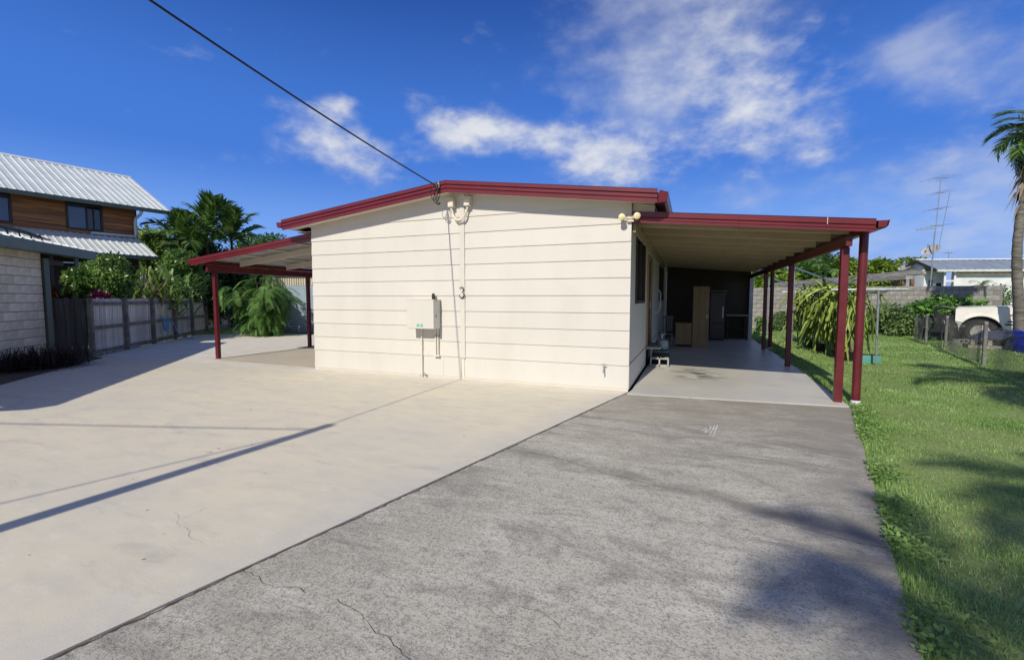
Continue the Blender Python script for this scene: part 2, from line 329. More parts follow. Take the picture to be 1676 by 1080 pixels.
for n_, f_ in (('pale_conc', pale_conc), ('old_drive', old_drive), ('slab_conc', slab_conc), ('slab_tan', slab_tan), ('lawn_m', lawn_m), ('dirt_m', dirt_m)): ground_mat(n_, f_)

# ------------------------------------------------------------ mesh helpers
MW = {}      # root object -> world matrix, so that parts may be written in world coordinates
class MB:
    def __init__(s): s.v = []; s.f = []
    def add(s, vs, fs):
        k = len(s.v); s.v += [Vector(p) for p in vs]; s.f += [tuple(i + k for i in f) for f in fs]; return s
    def frame(s, o, x, y, z, sx, sy, sz):          # box with corner o and axes
        o, x, y, z = Vector(o), Vector(x) * sx, Vector(y) * sy, Vector(z) * sz
        return s.add([o, o + x, o + x + y, o + y, o + z, o + x + z, o + x + y + z, o + y + z], [(0, 3, 2, 1), (4, 5, 6, 7), (0, 1, 5, 4), (1, 2, 6, 5), (2, 3, 7, 6), (3, 0, 4, 7)])
    def box(s, x0, x1, y0, y1, z0, z1): return s.frame((x0, y0, z0), (1, 0, 0), (0, 1, 0), (0, 0, 1), x1 - x0, y1 - y0, z1 - z0)
    def bar(s, p0, p1, w, h, up=(0, 0, 1)):        # box along a line, centred
        p0, p1 = Vector(p0), Vector(p1); d = (p1 - p0); L = d.length; d.normalize(); sd = d.cross(Vector(up)).normalized(); u = sd.cross(d)
        return s.frame(p0 - sd * w / 2 - u * h / 2, d, sd, u, L, w, h)
    def tube(s, pts, r, n=8, cap=True, flat=1.0):
        pts = [Vector(p) for p in pts]; rs = r if isinstance(r, (list, tuple)) else [r] * len(pts); k = len(s.v)
        ref = None
        for i, p in enumerate(pts):
            a = pts[min(i + 1, len(pts) - 1)] - pts[max(i - 1, 0)]; a.normalize()
            if ref is None: ref = a.cross(Vector((0, 0, 1)) if abs(a.z) < .95 else Vector((1, 0, 0))).normalized()
            ref = (ref - a * ref.dot(a)).normalized(); q = a.cross(ref)
            for j in range(n):
                t = 2 * math.pi * j / n; s.v.append(p + (ref * math.cos(t) + q * math.sin(t) * flat) * rs[i])
        for i in range(len(pts) - 1):
            for j in range(n): s.f.append((k + i * n + j, k + i * n + (j + 1) % n, k + (i + 1) * n + (j + 1) % n, k + (i + 1) * n + j))
        if cap: s.f.append(tuple(k + j for j in range(n))[::-1]); s.f.append(tuple(k + (len(pts) - 1) * n + j for j in range(n)))
        return s
    def lathe(s, prof, c=(0, 0, 0), n=16, axis='z'):
        c = Vector(c); k = len(s.v)
        for r, z in prof:
            for j in range(n):
                t = 2 * math.pi * j / n; a, b = r * math.cos(t), r * math.sin(t)
                s.v.append(c + (Vector((a, b, z)) if axis == 'z' else Vector((a, z, b)) if axis == 'y' else Vector((z, a, b))))
        for i in range(len(prof) - 1):
            for j in range(n): s.f.append((k + i * n + j, k + i * n + (j + 1) % n, k + (i + 1) * n + (j + 1) % n, k + (i + 1) * n + j))
        s.f.append(tuple(k + j for j in range(n))[::-1]); s.f.append(tuple(k + (len(prof) - 1) * n + j for j in range(n))); return s
    def prism(s, poly, d):                          # polygon of 3-D points pushed along d
        poly = [Vector(p) for p in poly]; d = Vector(d); n = len(poly)
        return s.add(poly + [p + d for p in poly], [tuple(range(n))[::-1], tuple(range(n, 2 * n))] + [(i, (i + 1) % n, n + (i + 1) % n, n + i) for i in range(n)])
    def sweep(s, prof, p0, p1, out, up):            # closed profile (a along out, b along up) from p0 to p1
        out, up = Vector(out), Vector(up); a = [Vector(p0) + out * x + up * y for x, y in prof]
        return s.prism(a, Vector(p1) - Vector(p0))
    def build(s, name, m, parent=None, world=True, smooth=False, bevel=0, kind=None):
        vs = s.v
        if parent is not None and world:
            inv = MW[parent].inverted(); vs = [inv @ p for p in vs]
        me = bpy.data.meshes.new(name); me.from_pydata([tuple(p) for p in vs], [], s.f)
        bm = bmesh.new(); bm.from_mesh(me); bmesh.ops.recalc_face_normals(bm, faces=bm.faces)
        if bevel: bmesh.ops.bevel(bm, geom=[e for e in bm.edges if len(e.link_faces) == 2 and e.calc_face_angle(0) > .6], offset=bevel, segments=1, affect='EDGES')
        bm.to_mesh(me); bm.free()
        if smooth:
            me.polygons.foreach_set('use_smooth', [True] * len(me.polygons))
            me.set_sharp_from_angle(angle=R(38))
        me.materials.append(MATS[m]); o = bpy.data.objects.new(name, me); COL.objects.link(o)
        if parent is not None: o.parent = parent; MW[o] = MW[parent] if world else MW.get(parent, Matrix())
        else: MW[o] = Matrix()
        if kind: o['kind'] = kind
        return o
def tag(o, label, cat, group=None):
    o['label'] = label; o['category'] = cat
    if group: o['group'] = group
    return o
def thing(name, label, cat, loc=(0, 0, 0), rz=0, group=None):
    o = bpy.data.objects.new(name, None); COL.objects.link(o); o.empty_display_size = .1
    o.location = loc; o.rotation_euler = (0, 0, rz); MW[o] = Matrix.Translation(loc) @ Matrix.Rotation(rz, 4, 'Z')
    return tag(o, label, cat, group)
def struct(o): o['kind'] = 'structure'; return o
def inst(name, me, parent, loc, rot=(0, 0, 0), scale=(1, 1, 1)):   # shared mesh piece; loc in world coordinates
    o = bpy.data.objects.new(name, me); COL.objects.link(o); o.parent = parent
    o.location = MW[parent].inverted() @ Vector(loc)
    rz0 = MW[parent].to_euler().z
    o.rotation_euler = (rot[0], rot[1], rot[2] - rz0); o.scale = scale; return o
def mesh_only(mb, name, m, bevel=0, smooth=False):
    o = mb.build(name, m, None, bevel=bevel, smooth=smooth); me = o.data; bpy.data.objects.remove(o); return me
def npmesh(name, V, F, m):                          # V (n,3), F (k,3 or 4) arrays
    me = bpy.data.meshes.new(name); k = F.shape[1]
    me.vertices.add(len(V)); me.vertices.foreach_set('co', V.astype(np.float32).ravel())
    me.loops.add(F.size); me.loops.foreach_set('vertex_index', F.astype(np.int32).ravel())
    me.polygons.add(len(F)); me.polygons.foreach_set('loop_start', np.arange(0, F.size, k, dtype=np.int32)); me.polygons.foreach_set('loop_total', np.full(len(F), k, dtype=np.int32))
    me.update(calc_edges=True); me.materials.append(MATS[m]); return me
def npobj(name, V, F, m, parent=None, kind=None):
    if parent is not None:
        Mi = np.array(MW[parent].inverted()); V = V @ Mi[:3, :3].T + Mi[:3, 3]
    o = bpy.data.objects.new(name, npmesh(name, V, F, m)); COL.objects.link(o)
    if parent is not None: o.parent = parent
    if kind: o['kind'] = kind
    return o
def unit(a): return a / np.maximum(np.linalg.norm(a, axis=1, keepdims=True), 1e-9)
def leaf_arrays(P, ax, nrm, L, Wd):                 # folded diamond leaves: base, right, tip, left
    ax = unit(ax); sd = unit(np.cross(ax, nrm)); n2 = np.cross(sd, ax); L = np.asarray(L)[:, None]; Wd = np.asarray(Wd)[:, None]
    b = P; r = P + ax * L * .45 + sd * Wd * .5 + n2 * Wd * .18; t = P + ax * L - n2 * L * .12; l = P + ax * L * .45 - sd * Wd * .5 + n2 * Wd * .18
    n = len(P); V = np.stack([b, r, t, l], 1).reshape(-1, 3); F = np.arange(4 * n).reshape(n, 4); return V, F
def crown(blobs, n, L, wr=.45, droop=.3, shell=.45, seed=0, lvar=.35):
    """leaves spread through ellipsoid clumps (c, r): mostly near their skins, turned outward and down"""
    g = np.random.default_rng(seed); vol = np.array([b[1][0] * b[1][1] + b[1][1] * b[1][2] for b in blobs]); k = g.choice(len(blobs), n, p=vol / vol.sum())
    C = np.array([b[0] for b in blobs], float)[k]; Rr = np.array([b[1] for b in blobs], float)[k]
    d = unit(g.normal(size=(n, 3))); rad = 1 - shell * g.random(n) ** 1.5 + g.normal(size=n) * .07
    P = C + d * Rr * rad[:, None]
    ax = d + g.normal(size=(n, 3)) * .7; ax[:, 2] -= droop
    nr = d * .8 + g.normal(size=(n, 3)) * .5; nr[:, 2] += .6
    LL = L * (1 + lvar * (g.random(n) * 2 - 1)); return leaf_arrays(P, ax, nr, LL, LL * wr)
def clumps(c, r, k, cr, seed, flat=.8):             # k lumps of radius cr scattered through an ellipsoid
    g = np.random.default_rng(seed); out = []
    for i in range(k):
        d = g.normal(size=3); d /= np.linalg.norm(d); q = (.35 + .65 * g.random()) ** .6
        p = np.array(c) + d * np.array(r) * q * .85; s = cr * (.65 + .7 * g.random()); out.append((tuple(p), (s, s, s * flat)))
    return out
F_ = 745.0
_yaw, _pit = R(21.42), R(3.99)
FW = np.array([-math.sin(_yaw) * math.cos(_pit), math.cos(_yaw) * math.cos(_pit), -math.sin(_pit)]); RT = np.array([math.cos(_yaw), math.sin(_yaw), 0]); UP = np.cross(RT, FW)
def bear(x_px, dist, h=0.0):
    """plan point at a surveyed bearing (photo column) and depth"""
    d = FW + RT * (x_px - 838) / F_; return np.array([d[0] * dist, d[1] * dist, h])
def ht(y_px, dist): return CAMZ + (488 - y_px) / F_ * dist

# ------------------------------------------------------------ ground and paving
def sheet(name, poly, z0, z1, m, sub=None):
    return struct(MB().prism([(x, y, z0) for x, y in poly], (0, 0, z1 - z0)).build(name, m, bevel=0))
JT = lambda y: -.951 + .2434 * (y - 7.2)         # joint between pale slab and old driveway
ED = lambda y: 2.126 + .2272 * (y - 7.537)       # lawn edge of the old driveway
struct(MB().add([(-900, -900, -.14), (900, -900, -.14), (900, 1500, -.14), (-900, 1500, -.14)], [(0, 1, 2, 3)]).build('ground', 'dirt_m'))
g = .007
sheet('pale_concrete_yard', [(JT(7.24) - g, 7.24), (JT(-9) - g, -9), (-13.5, -9), (-13.6, 5.6), (-14.15, 6.75), (-18.9, 12.62), (-17.6, 14.0), (-15.9, 14.2), (-14.8, 14.72), (-10.96, 16), (-10.96, 7.62), (-7.47, 7.50), (-7.30, 7.40), (-.9, 7.425)], -.13, 0, 'pale_conc')
yard = bpy.data.objects['pale_concrete_yard']
dw = sheet('old_driveway', [(JT(7.215) + g, 7.215), (ED(7.48), 7.48), (ED(-9), -9), (JT(-9) + g, -9)], -.13, -.006, 'old_drive')
sheet('carport_slab', [(-.90, 7.235), (2.09, 7.50), (2.16, 11.0), (2.16, 18.95), (-.86, 18.95), (-.86, 7.6)], -.13, .006, 'slab_conc')
sheet('lean_to_slab', [(-10.94, 7.63), (-7.44, 7.52), (-7.44, 16.5), (-10.94, 16.5)], -.13, .004, 'slab_tan')
MB().add([(JT(-9) - .02, -9, -.06), (JT(-9) + .02, -9, -.06), (JT(7.2) + .02, 7.2, -.06), (JT(7.2) - .02, 7.2, -.06)], [(0, 1, 2, 3)]).build('expansion_joint', 'black_soil', dw)

def jag(pts, w, seed, amp=.02, step=.03):
    g = random.Random(seed); out = []
    for a, b in zip(pts[:-1], pts[1:]):
        a, b = Vector(a), Vector(b); n = max(2, int((b - a).length / step)); d = (b - a).normalized(); s = Vector((-d.y, d.x))
        off = 0
        for i in range(n):
            off = off * .75 + g.uniform(-amp, amp) * .6; p = a.lerp(b, i / n) + s * off; out.append((p, s, w * g.uniform(.25, 1)))
    m = MB()
    for (p, s, k), (q, s2, k2) in zip(out[:-1], out[1:]):
        m.add([(*(p - s * k), -.0045), (*(p + s * k), -.0045), (*(q + s2 * k2), -.0045), (*(q - s2 * k2), -.0045)], [(0, 1, 2, 3)])
    return m
jag([(JT(y) + .011, y) for y in np.arange(-2, 7.2, .5)], .010, 39, .012, .025).build('joint_dirt', 'mulch', dw)
for i, (pts, w) in enumerate([([(-2.28, 1.72), (-2.11, 1.70), (-1.98, 1.66), (-1.89, 1.70), (-1.77, 1.69)], .0022), ([(-1.62, 1.72), (-1.52, 1.69), (-1.34, 1.62), (-1.19, 1.59), (-1.03, 1.52), (-.9, 1.42)], .002),
                              ([(-.75, 2.0), (-.57, 1.98), (-.48, 1.91)], .0016), ([(-1.68, 4.15), (-1.22, 4.10), (-.60, 3.85), (-.1, 3.71)], .0034), ([(.5, 3.46), (1.04, 3.30), (1.2, 3.28)], .003), ([(.34, 5.41), (.8, 5.29), (1.48, 5.07)], .003)]):
    jag(pts, w, 40 + i).build('crack', 'black_soil', dw)
for i, (pts, w) in enumerate([([(-3.35, 2.02), (-3.16, 1.93), (-3.0, 1.90), (-2.86, 1.82), (-2.72, 1.80)], .001), ([(-3.2, 2.16), (-3.16, 1.95)], .0008), ([(-6.3, 5.9), (-5.9, 5.75), (-5.6, 5.78), (-5.2, 5.6)], .0015)]):
    m = jag(pts, w, 70 + i); m.v = [v + Vector((0, 0, .0056)) for v in m.v]; m.build('crack', 'mulch', yard)
g_ = np.random.default_rng(21); n = 150; xy = np.stack([g_.uniform(-11, -1.5, n), g_.uniform(1.2, 7.2, n)], 1); xy = xy[xy[:, 0] < JT(xy[:, 1]) - .1]; n = len(xy)
V, F = leaf_arrays(np.column_stack([xy, np.full(n, .003)]), np.column_stack([g_.normal(size=(n, 2)), np.full(n, .08)]), np.column_stack([g_.normal(size=(n, 2)) * .15, np.ones(n)]), .008 + .03 * g_.random(n) ** 3, .005 + .014 * g_.random(n) ** 2)
lf_ = npobj('leaf_litter', V, F, 'leaf_straw', kind='stuff'); lf_['label'] = 'scattered bits of dry leaf litter on the pale concrete'; lf_['category'] = 'leaf litter'
sm = MB()
for i in range(9):
    x = .15 + .014 * i + random.uniform(-.012, .012); a = random.uniform(.05, .26)
    sm.add([(x, 5.62 - a, -.0045), (x + .006, 5.62 - a, -.0045), (x + .07, 5.62 + a * .9, -.0045), (x + .062, 5.62 + a * .9, -.0045)], [(0, 1, 2, 3)])
sm.build('scratch_mark', 'white_paint', dw)

# lawn: gently uneven turf sheet
def lawn_h(x, y): return .018 * np.sin(x * .9 + .4) * np.cos(y * .7) + .012 * np.sin(x * 2.3 + y * 1.7)
def lawn_left(y): return np.where(y < 7.5, ED(y), np.where(y < 19, 2.12, -6.0))
ys = np.concatenate([np.arange(-9, 7.5, .3), np.arange(7.5, 19, .4), [18.99, 19.01], np.arange(19.5, 30, .6), np.arange(30, 60, 3)]); us = np.linspace(0, 1, 46) ** 1.5
V = []; 
for y in ys:
    l = float(lawn_left(y)); X = l + us * (40 - l); z = -.035 + lawn_h(X, y) + .02 * np.minimum(1, (X - l) / .3)
    V.append(np.stack([X, np.full_like(X, y), z], 1))
V = np.concatenate(V); nx = len(us); F = np.array([[j * nx + i, j * nx + i + 1, (j + 1) * nx + i + 1, (j + 1) * nx + i] for j in range(len(ys) - 1) for i in range(nx - 1)])
struct(npobj('lawn', V, F, 'lawn_m'))
struct(MB().prism([(-22, 12.9, -.13), (-18.85, 12.65, -.13), (-17.6, 14.02, -.13), (-16.1, 14.15, -.13), (-17.5, 17, -.13), (-22, 17, -.13)], (0, 0, .115)).build('back_grass_strip', 'lawn_m'))
# grass blades: one mass that nobody could count
def blades(xy, z, L, w, g, two=True):
    n = len(xy); th = g.random(n) * 2 * np.pi; lean = g.random(n) * .75 + .1; d = np.stack([np.cos(th), np.sin(th), np.zeros(n)], 1)
    s = np.stack([-np.sin(th), np.cos(th), np.zeros(n)], 1); b = np.stack([xy[:, 0], xy[:, 1], z], 1)
    L = L[:, None]; w = np.broadcast_to(np.asarray(w), (n,))[:, None]; up = np.array([0, 0, 1.])
    mid = b + up * L * .55 + d * L * .22 * lean[:, None]; tip = b + up * L * (.95 - .35 * lean[:, None]) + d * L * .8 * lean[:, None]
    V = np.stack([b - s * w * .5, b + s * w * .5, mid + s * w * .42, mid - s * w * .42, tip + s * w * .06, tip - s * w * .06], 1).reshape(-1, 3)
    k = np.arange(n)[:, None] * 6; F = np.concatenate([k + np.array([[0, 1, 2, 3]]), k + np.array([[3, 2, 4, 5]])]); return V, F
gr = np.random.default_rng(5); VV = []; FF = []; off = 0
def add_blades(x0, x1, y0, y1, dens, L, w, keep=None):
    global off
    n = int((x1 - x0) * (y1 - y0) * dens); xy = np.stack([gr.uniform(x0, x1, n), gr.uniform(y0, y1, n)], 1)
    ok = xy[:, 0] > lawn_left(xy[:, 1]) - .015 + .03 * np.sin(xy[:, 1] * 9) * gr.random(n)
    px = xy @ RT[:2]; dp = xy @ FW[:2]; ok &= (dp > .3) & (px / np.maximum(dp, .1) < 2.4)
    pn = np.sin(xy[:, 0] * 3.1 + 1.7 * np.sin(xy[:, 1] * 2.2)) * np.sin(xy[:, 1] * 3.7 + xy[:, 0]); ok &= gr.random(n) < (.78 + .3 * pn)
    if keep is not None: ok &= keep(xy)
    xy = xy[ok]; n = len(xy); pn = pn[ok]; el = np.clip((xy[:, 0] - lawn_left(xy[:, 1])) / .25, 0, 1)
    V, F = blades(xy, -.03 + lawn_h(xy[:, 0], xy[:, 1]), L * (.55 + .75 * gr.random(n)) * (1 + .25 * pn) * (1.35 - .35 * el), w, gr); VV.append(V); FF.append(F + off); off += len(V)
add_blades(.3, 5.6, 1.4, 5.2, 6500, .042, .0042); add_blades(5.6, 11, 1.4, 5.2, 1600, .045, .009)
add_blades(1.4, 8, 5.2, 9, 3600, .045, .006); add_blades(8, 13, 5.2, 9, 1000, .05, .011)
add_blades(2, 15, 9, 14, 1500, .05, .010)
add_blades(2, 14, 14, 25, 520, .06, .018)
npobj('grass', np.concatenate(VV), np.concatenate(FF), 'grass_blade', kind='stuff')
o = bpy.data.objects['grass']; o['label'] = 'short green lawn grass right of the grey driveway'; o['category'] = 'grass'
# broad weed leaves and dry stalks along the driveway edge
n = 3200; yy = gr.uniform(1.6, 8.6, n); dx = np.abs(gr.normal(0, .12, n)); xx = lawn_left(yy) + dx - .02
mk = (np.sin(yy * 2.1) + np.sin(yy * 5.3 + 1)) > -.3; xx, yy = xx[mk], yy[mk]; n = len(xx)
V, F = leaf_arrays(np.stack([xx, yy, -.01 + .05 * gr.random(n)], 1), np.stack([gr.normal(size=n), gr.normal(size=n), gr.random(n) * .7], 1), np.stack([gr.normal(size=n) * .4, gr.normal(size=n) * .4, np.ones(n)], 1), .022 + .02 * gr.random(n), .015 + .012 * gr.random(n))
wd = npobj('edge_weeds', V, F, 'leaf_weed', kind='stuff'); wd['label'] = 'small leafy weeds creeping over the driveway edge'; wd['category'] = 'weeds'
n = 9000; xy = np.stack([gr.uniform(.6, 8, n), gr.uniform(1.4, 12, n)], 1); pn = np.sin(xy[:, 0] * 1.3 + 2) * np.sin(xy[:, 1] * 1.1 + .6 * xy[:, 0]); xy = xy[(xy[:, 0] > lawn_left(xy[:, 1]) + .02) & (pn > .35 + .4 * gr.random(n))]; n = len(xy)
V, F = blades(xy, -.03 + lawn_h(xy[:, 0], xy[:, 1]), .05 + .06 * gr.random(n), .003 + .0005 * xy[:, 1], gr)
wd = npobj('dry_grass', V, F, 'dead_grass', kind='stuff'); wd['label'] = 'pale dry grass blades scattered through the lawn'; wd['category'] = 'grass'
# grass along the back strip on the far left
n = 9000; xy = np.stack([gr.uniform(-21, -15.8, n), gr.uniform(12.4, 15.2, n)], 1); s = (xy[:, 0] + 18.85) * .735 - (xy[:, 1] - 12.65) * .68 ; xy = xy[(xy[:, 1] > 12.7 + np.clip((xy[:, 0] + 18.85) * 1.1, -9, 1.35))]; n = len(xy)
V, F = blades(xy, np.full(n, -.015), .05 + .07 * gr.random(n), .02, gr)
wd = npobj('fence_grass', V, F, 'grass_blade', kind='stuff'); wd['label'] = 'strip of grass at the far end of the paling fence'; wd['category'] = 'grass'

# ------------------------------------------------------------ cream house
X0, X1, YF, YB, ZE, XR, ZR = -7.43, -.90, 7.45, 19.6, 2.96, -4.15, 3.37
XS0, XS1 = -3.925, -3.835        # cover strip over the sheet joint
house = thing('house', 'cream weatherboard house with burgundy fascia and low gable', 'house', (XR, YF, 0))
roofl = lambda x: 3.408 - (.1163 if x < -4.05 else .1268) * abs(x + 4.05)      # line where the soffit meets the wall
core = [(X0 + .02, YF, .02), (X1 - .02, YF, .02), (X1 - .02, YF, roofl(X1)), (-4.05, YF, 3.4), (X0 + .02, YF, roofl(X0))]
MB().prism(core, (0, .1, 0)).build('gable_frame', 'cream_trim', house)
def board(xa, xb, za, zb):
    poly = [(xa, za), (xb, za), (xb, zb), (xa, zb)]
    cuts = [xa, xb] + ([-4.05] if xa < -4.05 < xb else [])
    top = sorted(set(cuts)); out = [(xa, za), (xb, za)]
    N_ = 12; xs_ = sorted(set([xa + (xb - xa) * i / N_ for i in range(N_ + 1)] + cuts), reverse=True)
    if zb <= min(roofl(xa), roofl(xb)) + 1e-6: out = poly
    else:
        pts = [(x, min(zb, roofl(x))) for x in xs_ if roofl(x) > za + .002]
        if not pts: return None
        out = [(min(p[0] for p in pts), za), (max(p[0] for p in pts), za)] + pts
    k = lambda z: YF - .006 - .014 * (1 - (z - za) / (zb - za))
    n = len(out); m = MB()
    m.add([(x, k(z), z) for x, z in out] + [(x, YF - .001, z) for x, z in out], [tuple(range(n))[::-1], tuple(range(n, 2 * n))] + [(i, (i + 1) % n, n + (i + 1) % n, n + i) for i in range(n)])
    return m
zl = [.035, .414] + [.414 + .283 * i for i in range(1, 12)]
for a, b in zip(zl[:-1], zl[1:]):
    for xa, xb in ((X0, XS0 - .002), (XS1 + .002, X1)):
        segs = [(xa, xb)]
        if a < .1 and xb < XS1: segs = [(xa, -4.30), (-4.297, xb)]
        for sa, sb in segs:
            m = board(sa, sb, a + .001, b + .012)
            if m: m.build('weatherboard', 'cream', house)
MB().box(XS0, XS1, YF - .034, YF - .002, .40, 3.375).build('cover_strip', 'cream', house, bevel=.004)
MB().box(-3.90, -3.86, YF - .016, YF - .002, .0, .398).build('cover_strip', 'cream_trim', house)
MB().box(X0 + .01, X1 - .01, YF - .012, YF + .05, -.02, .037).build('base_strip', 'cream_trim', house)
MB().box(X0, X0 + .09, YF + .10, YB, -.02, 2.94).build('side_wall', 'cream', house)
MB().box(X0, X1, YB - .1, YB - .003, -.02, 2.94).build('back_wall', 'cream', house)
# carport-side wall: flat sheets above a separate foot board
ywin = [(8.15, 9.75, 1.42, 2.62)]
def side(y0, y1, z0, z1, nm='wall_sheet', x=X1 - .05): return MB().box(x, X1 - .004, y0, y1, z0, z1).build(nm, 'cream', house)
side(YF + .003, 8.15, .44, 2.93); side(8.152, 9.75, .44, 1.40); side(8.152, 9.75, 2.62, 2.93); side(9.752, 10.42, .44, 2.93); side(11.52, 14.3, .44, 2.93); side(14.302, 16.3, .44, 1.4); side(14.302, 16.3, 2.5, 2.93); side(16.302, YB, .44, 2.93); side(10.42, 11.52, 2.45, 2.93)
MB().box(X1 - .045, X1 + .004, YF + .005, 10.35, .03, .425).build('foot_board', 'cream', house)
MB().box(X1 - .045, X1 + .004, 11.6, YB, .03, .425).build('foot_board', 'cream', house)
MB().box(X1 - .09, X1 - .052, YF + .1, YB, -.02, 2.9).build('wall_lining', 'dark_void', house)
def window_x(y0, y1, z0, z1, x):
    w = MB()
    for a in ((y0, y0 + .05, z0, z1), (y1 - .05, y1, z0, z1), (y0 + .05, y1 - .05, z0, z0 + .05), (y0 + .05, y1 - .05, z1 - .05, z1), ((y0 + y1) / 2 - .025, (y0 + y1) / 2 + .025, z0 + .05, z1 - .05)):
        w.box(x - .05, x + .022, *a)
    w = w.build('window', 'dark_timber', house); MB().box(x - .03, x - .02, y0 + .04, y1 - .04, z0 + .04, z1 - .04).build('pane', 'glass_dark', w)
window_x(8.155, 9.745, 1.405, 2.615, X1); window_x(14.31, 16.29, 1.41, 2.49, X1)
dr = MB().box(X1 - .05, X1 - .012, 10.5, 11.44, .42, 2.37).build('door', 'dark_timber', house)
MB().box(X1 - .012, X1 + .02, 11.30, 11.36, 1.25, 1.42).build('handle', 'steel', dr)
MB().box(X1 - .055, X1 + .03, 10.42, 10.5, .42, 2.45).box(X1 - .055, X1 + .03, 11.44, 11.52, .42, 2.45).box(X1 - .055, X1 + .03, 10.5, 11.44, 2.37, 2.45).build('door_frame', 'ply', house)
MB().box(X1 + .006, X1 + .30, 10.36, 11.62, .385, .425).build('door_step', 'timber_old', house, bevel=.004)
MB().tube([(X1 - .002, 12.9, 1.1), (X1 + .1, 12.9, 1.14), (X1 + .13, 12.92, 1.3), (X1 + .13, 13.0, 1.62), (X1 + .1, 13.02, 1.7), (X1 - .002, 13.02, 1.74)], .016, 8).build('grab_rail', 'white_paint', house, smooth=True)
MB().tube([(X1 + .05, 16.7, .1), (X1 + .05, 16.7, 2.8)], .045, 8).build('downpipe', 'cream_trim', house, smooth=True)

# roof, fascia, soffit
XL, XRt, YO = -7.92, -.50, 7.17; ZT0, ZTR, RIDX = 3.105, 3.555, -4.05
def rake_profile(h): # stepped colour-steel barge: out (towards viewer) / up
    return [(0, 0), (.024, 0), (.024, .055), (.014, .062), (.014, .07), (.032, .078), (.032, .12), (.02, .128), (.02, .135), (.042, .142), (.042, h - .008), (.05, h), (-.09, h + .012), (-.09, h + .004), (0, h - .01)]
HF = .2
def rake(p0, p1, nm='fascia', parent=house, h=HF):
    d = (Vector(p1) - Vector(p0)).normalized(); up = Vector((-d.z, 0, d.x)) if d.x > 0 else Vector((d.z, 0, -d.x))
    m = MB(); a = [Vector(p0) + Vector((0, -x, 0)) + Vector((0, 0, 1)) * y for x, y in rake_profile(h)]; b = [Vector(p1) + Vector((0, -x, 0)) + Vector((0, 0, 1)) * y for x, y in rake_profile(h)]
    n = len(a); m.add(a + b, [tuple(range(n)), tuple(range(n, 2 * n))[::-1]] + [(i, n + i, n + (i + 1) % n, (i + 1) % n) for i in range(n)])
    return m.build(nm, 'burgundy', parent)
rake((XL, YO, ZT0 - HF), (RIDX - .001, YO, ZTR - HF)); rake((RIDX + .001, YO, ZTR - HF), (XRt, YO, ZT0 - HF))
def sheet_run(p0, p1, q0, q1, name, m, parent, pitch=.19, rib=.022, ribw=.05, sheetw=.76, th=.003):
    """ribbed metal sheets from eave line p0-p1 up to ridge line q0-q1, a piece for each sheet; ribs run up the slope"""
    p0, p1, q0, q1 = map(Vector, (p0, p1, q0, q1)); L = (p1 - p0).length; nrm = (p1 - p0).cross(q0 - p0).normalized()
    if nrm.z < 0: nrm = -nrm
    k = max(1, round(L / sheetw)); out = []
    for s in range(k):
        prof = []; nr = max(1, round(L / k / pitch)); wd = L / k
        for r_ in range(nr):
            c = (r_ + .5) / nr * wd; prof += [(r_ / nr * wd, 0), (c - ribw * .5, 0), (c - ribw * .28, rib), (c + ribw * .28, rib), (c + ribw * .5, 0)]
        prof.append((wd, 0)); m_ = MB(); vs = []; n = len(prof)
        for e0, e1 in ((p0, p1), (q0, q1)):
            for t_, h_ in prof: vs.append(e0.lerp(e1, (s * wd + t_) / L) + nrm * h_)
        m_.add(vs + [v - nrm * th for v in vs], [(i, i + 1, n + i + 1, n + i) for i in range(n - 1)] + [(2 * n + i, 3 * n + i, 3 * n + i + 1, 2 * n + i + 1) for i in range(n - 1)] + [(i, 2 * n + i, 2 * n + i + 1, i + 1) for i in range(n - 1)])
        out.append(m_.build(name, m, parent))
    return out
# main roof sheets run from eave to ridge, laid one behind the other along the house
sheet_run((XL + .02, YO + .03, ZT0 - .01), (XL + .02, YB + .3, ZT0 - .01), (RIDX, YO + .03, ZTR - .01), (RIDX, YB + .3, ZTR - .01), 'roof_sheet', 'burgundy', house, sheetw=2.4, pitch=.3)
sheet_run((XRt - .02, YO + .03, ZT0 - .01), (XRt - .02, YB + .3, ZT0 - .01), (RIDX, YO + .03, ZTR - .01), (RIDX, YB + .3, ZTR - .01), 'roof_sheet', 'burgundy', house, sheetw=2.4, pitch=.3)
MB().prism([(XL + .05, YO + .012, ZT0 - HF + .012), (XL + .05, YF + .05, ZT0 - HF + .05), (RIDX, YF + .05, ZTR - HF + .05), (RIDX, YO + .012, ZTR - HF + .012)], (0, 0, .01)).build('soffit', 'cream_trim', house)
MB().prism([(XRt - .05, YO + .012, ZT0 - HF + .012), (XRt - .05, YF + .05, ZT0 - HF + .05), (RIDX, YF + .05, ZTR - HF + .05), (RIDX, YO + .012, ZTR - HF + .012)], (0, 0, .01)).build('soffit', 'cream_trim', house)
MB().prism([(X1 + .004, YF + .056, 2.84), (XRt - .06, YF + .056, 2.80), (XRt - .06, YF + .056, 2.945), (X1 + .004, YF + .056, 3.0)], (0, .02, 0)).build('closure_panel', 'cream_trim', house)
MB().box(XL + .05, X0 - .004, YF + .06, YB, 2.89, 2.905).build('eave_lining', 'cream_trim', house)
MB().box(X1 + .004, XRt - .05, YF + .06, YB, 2.91, 2.925).build('eave_lining', 'cream_trim', house)
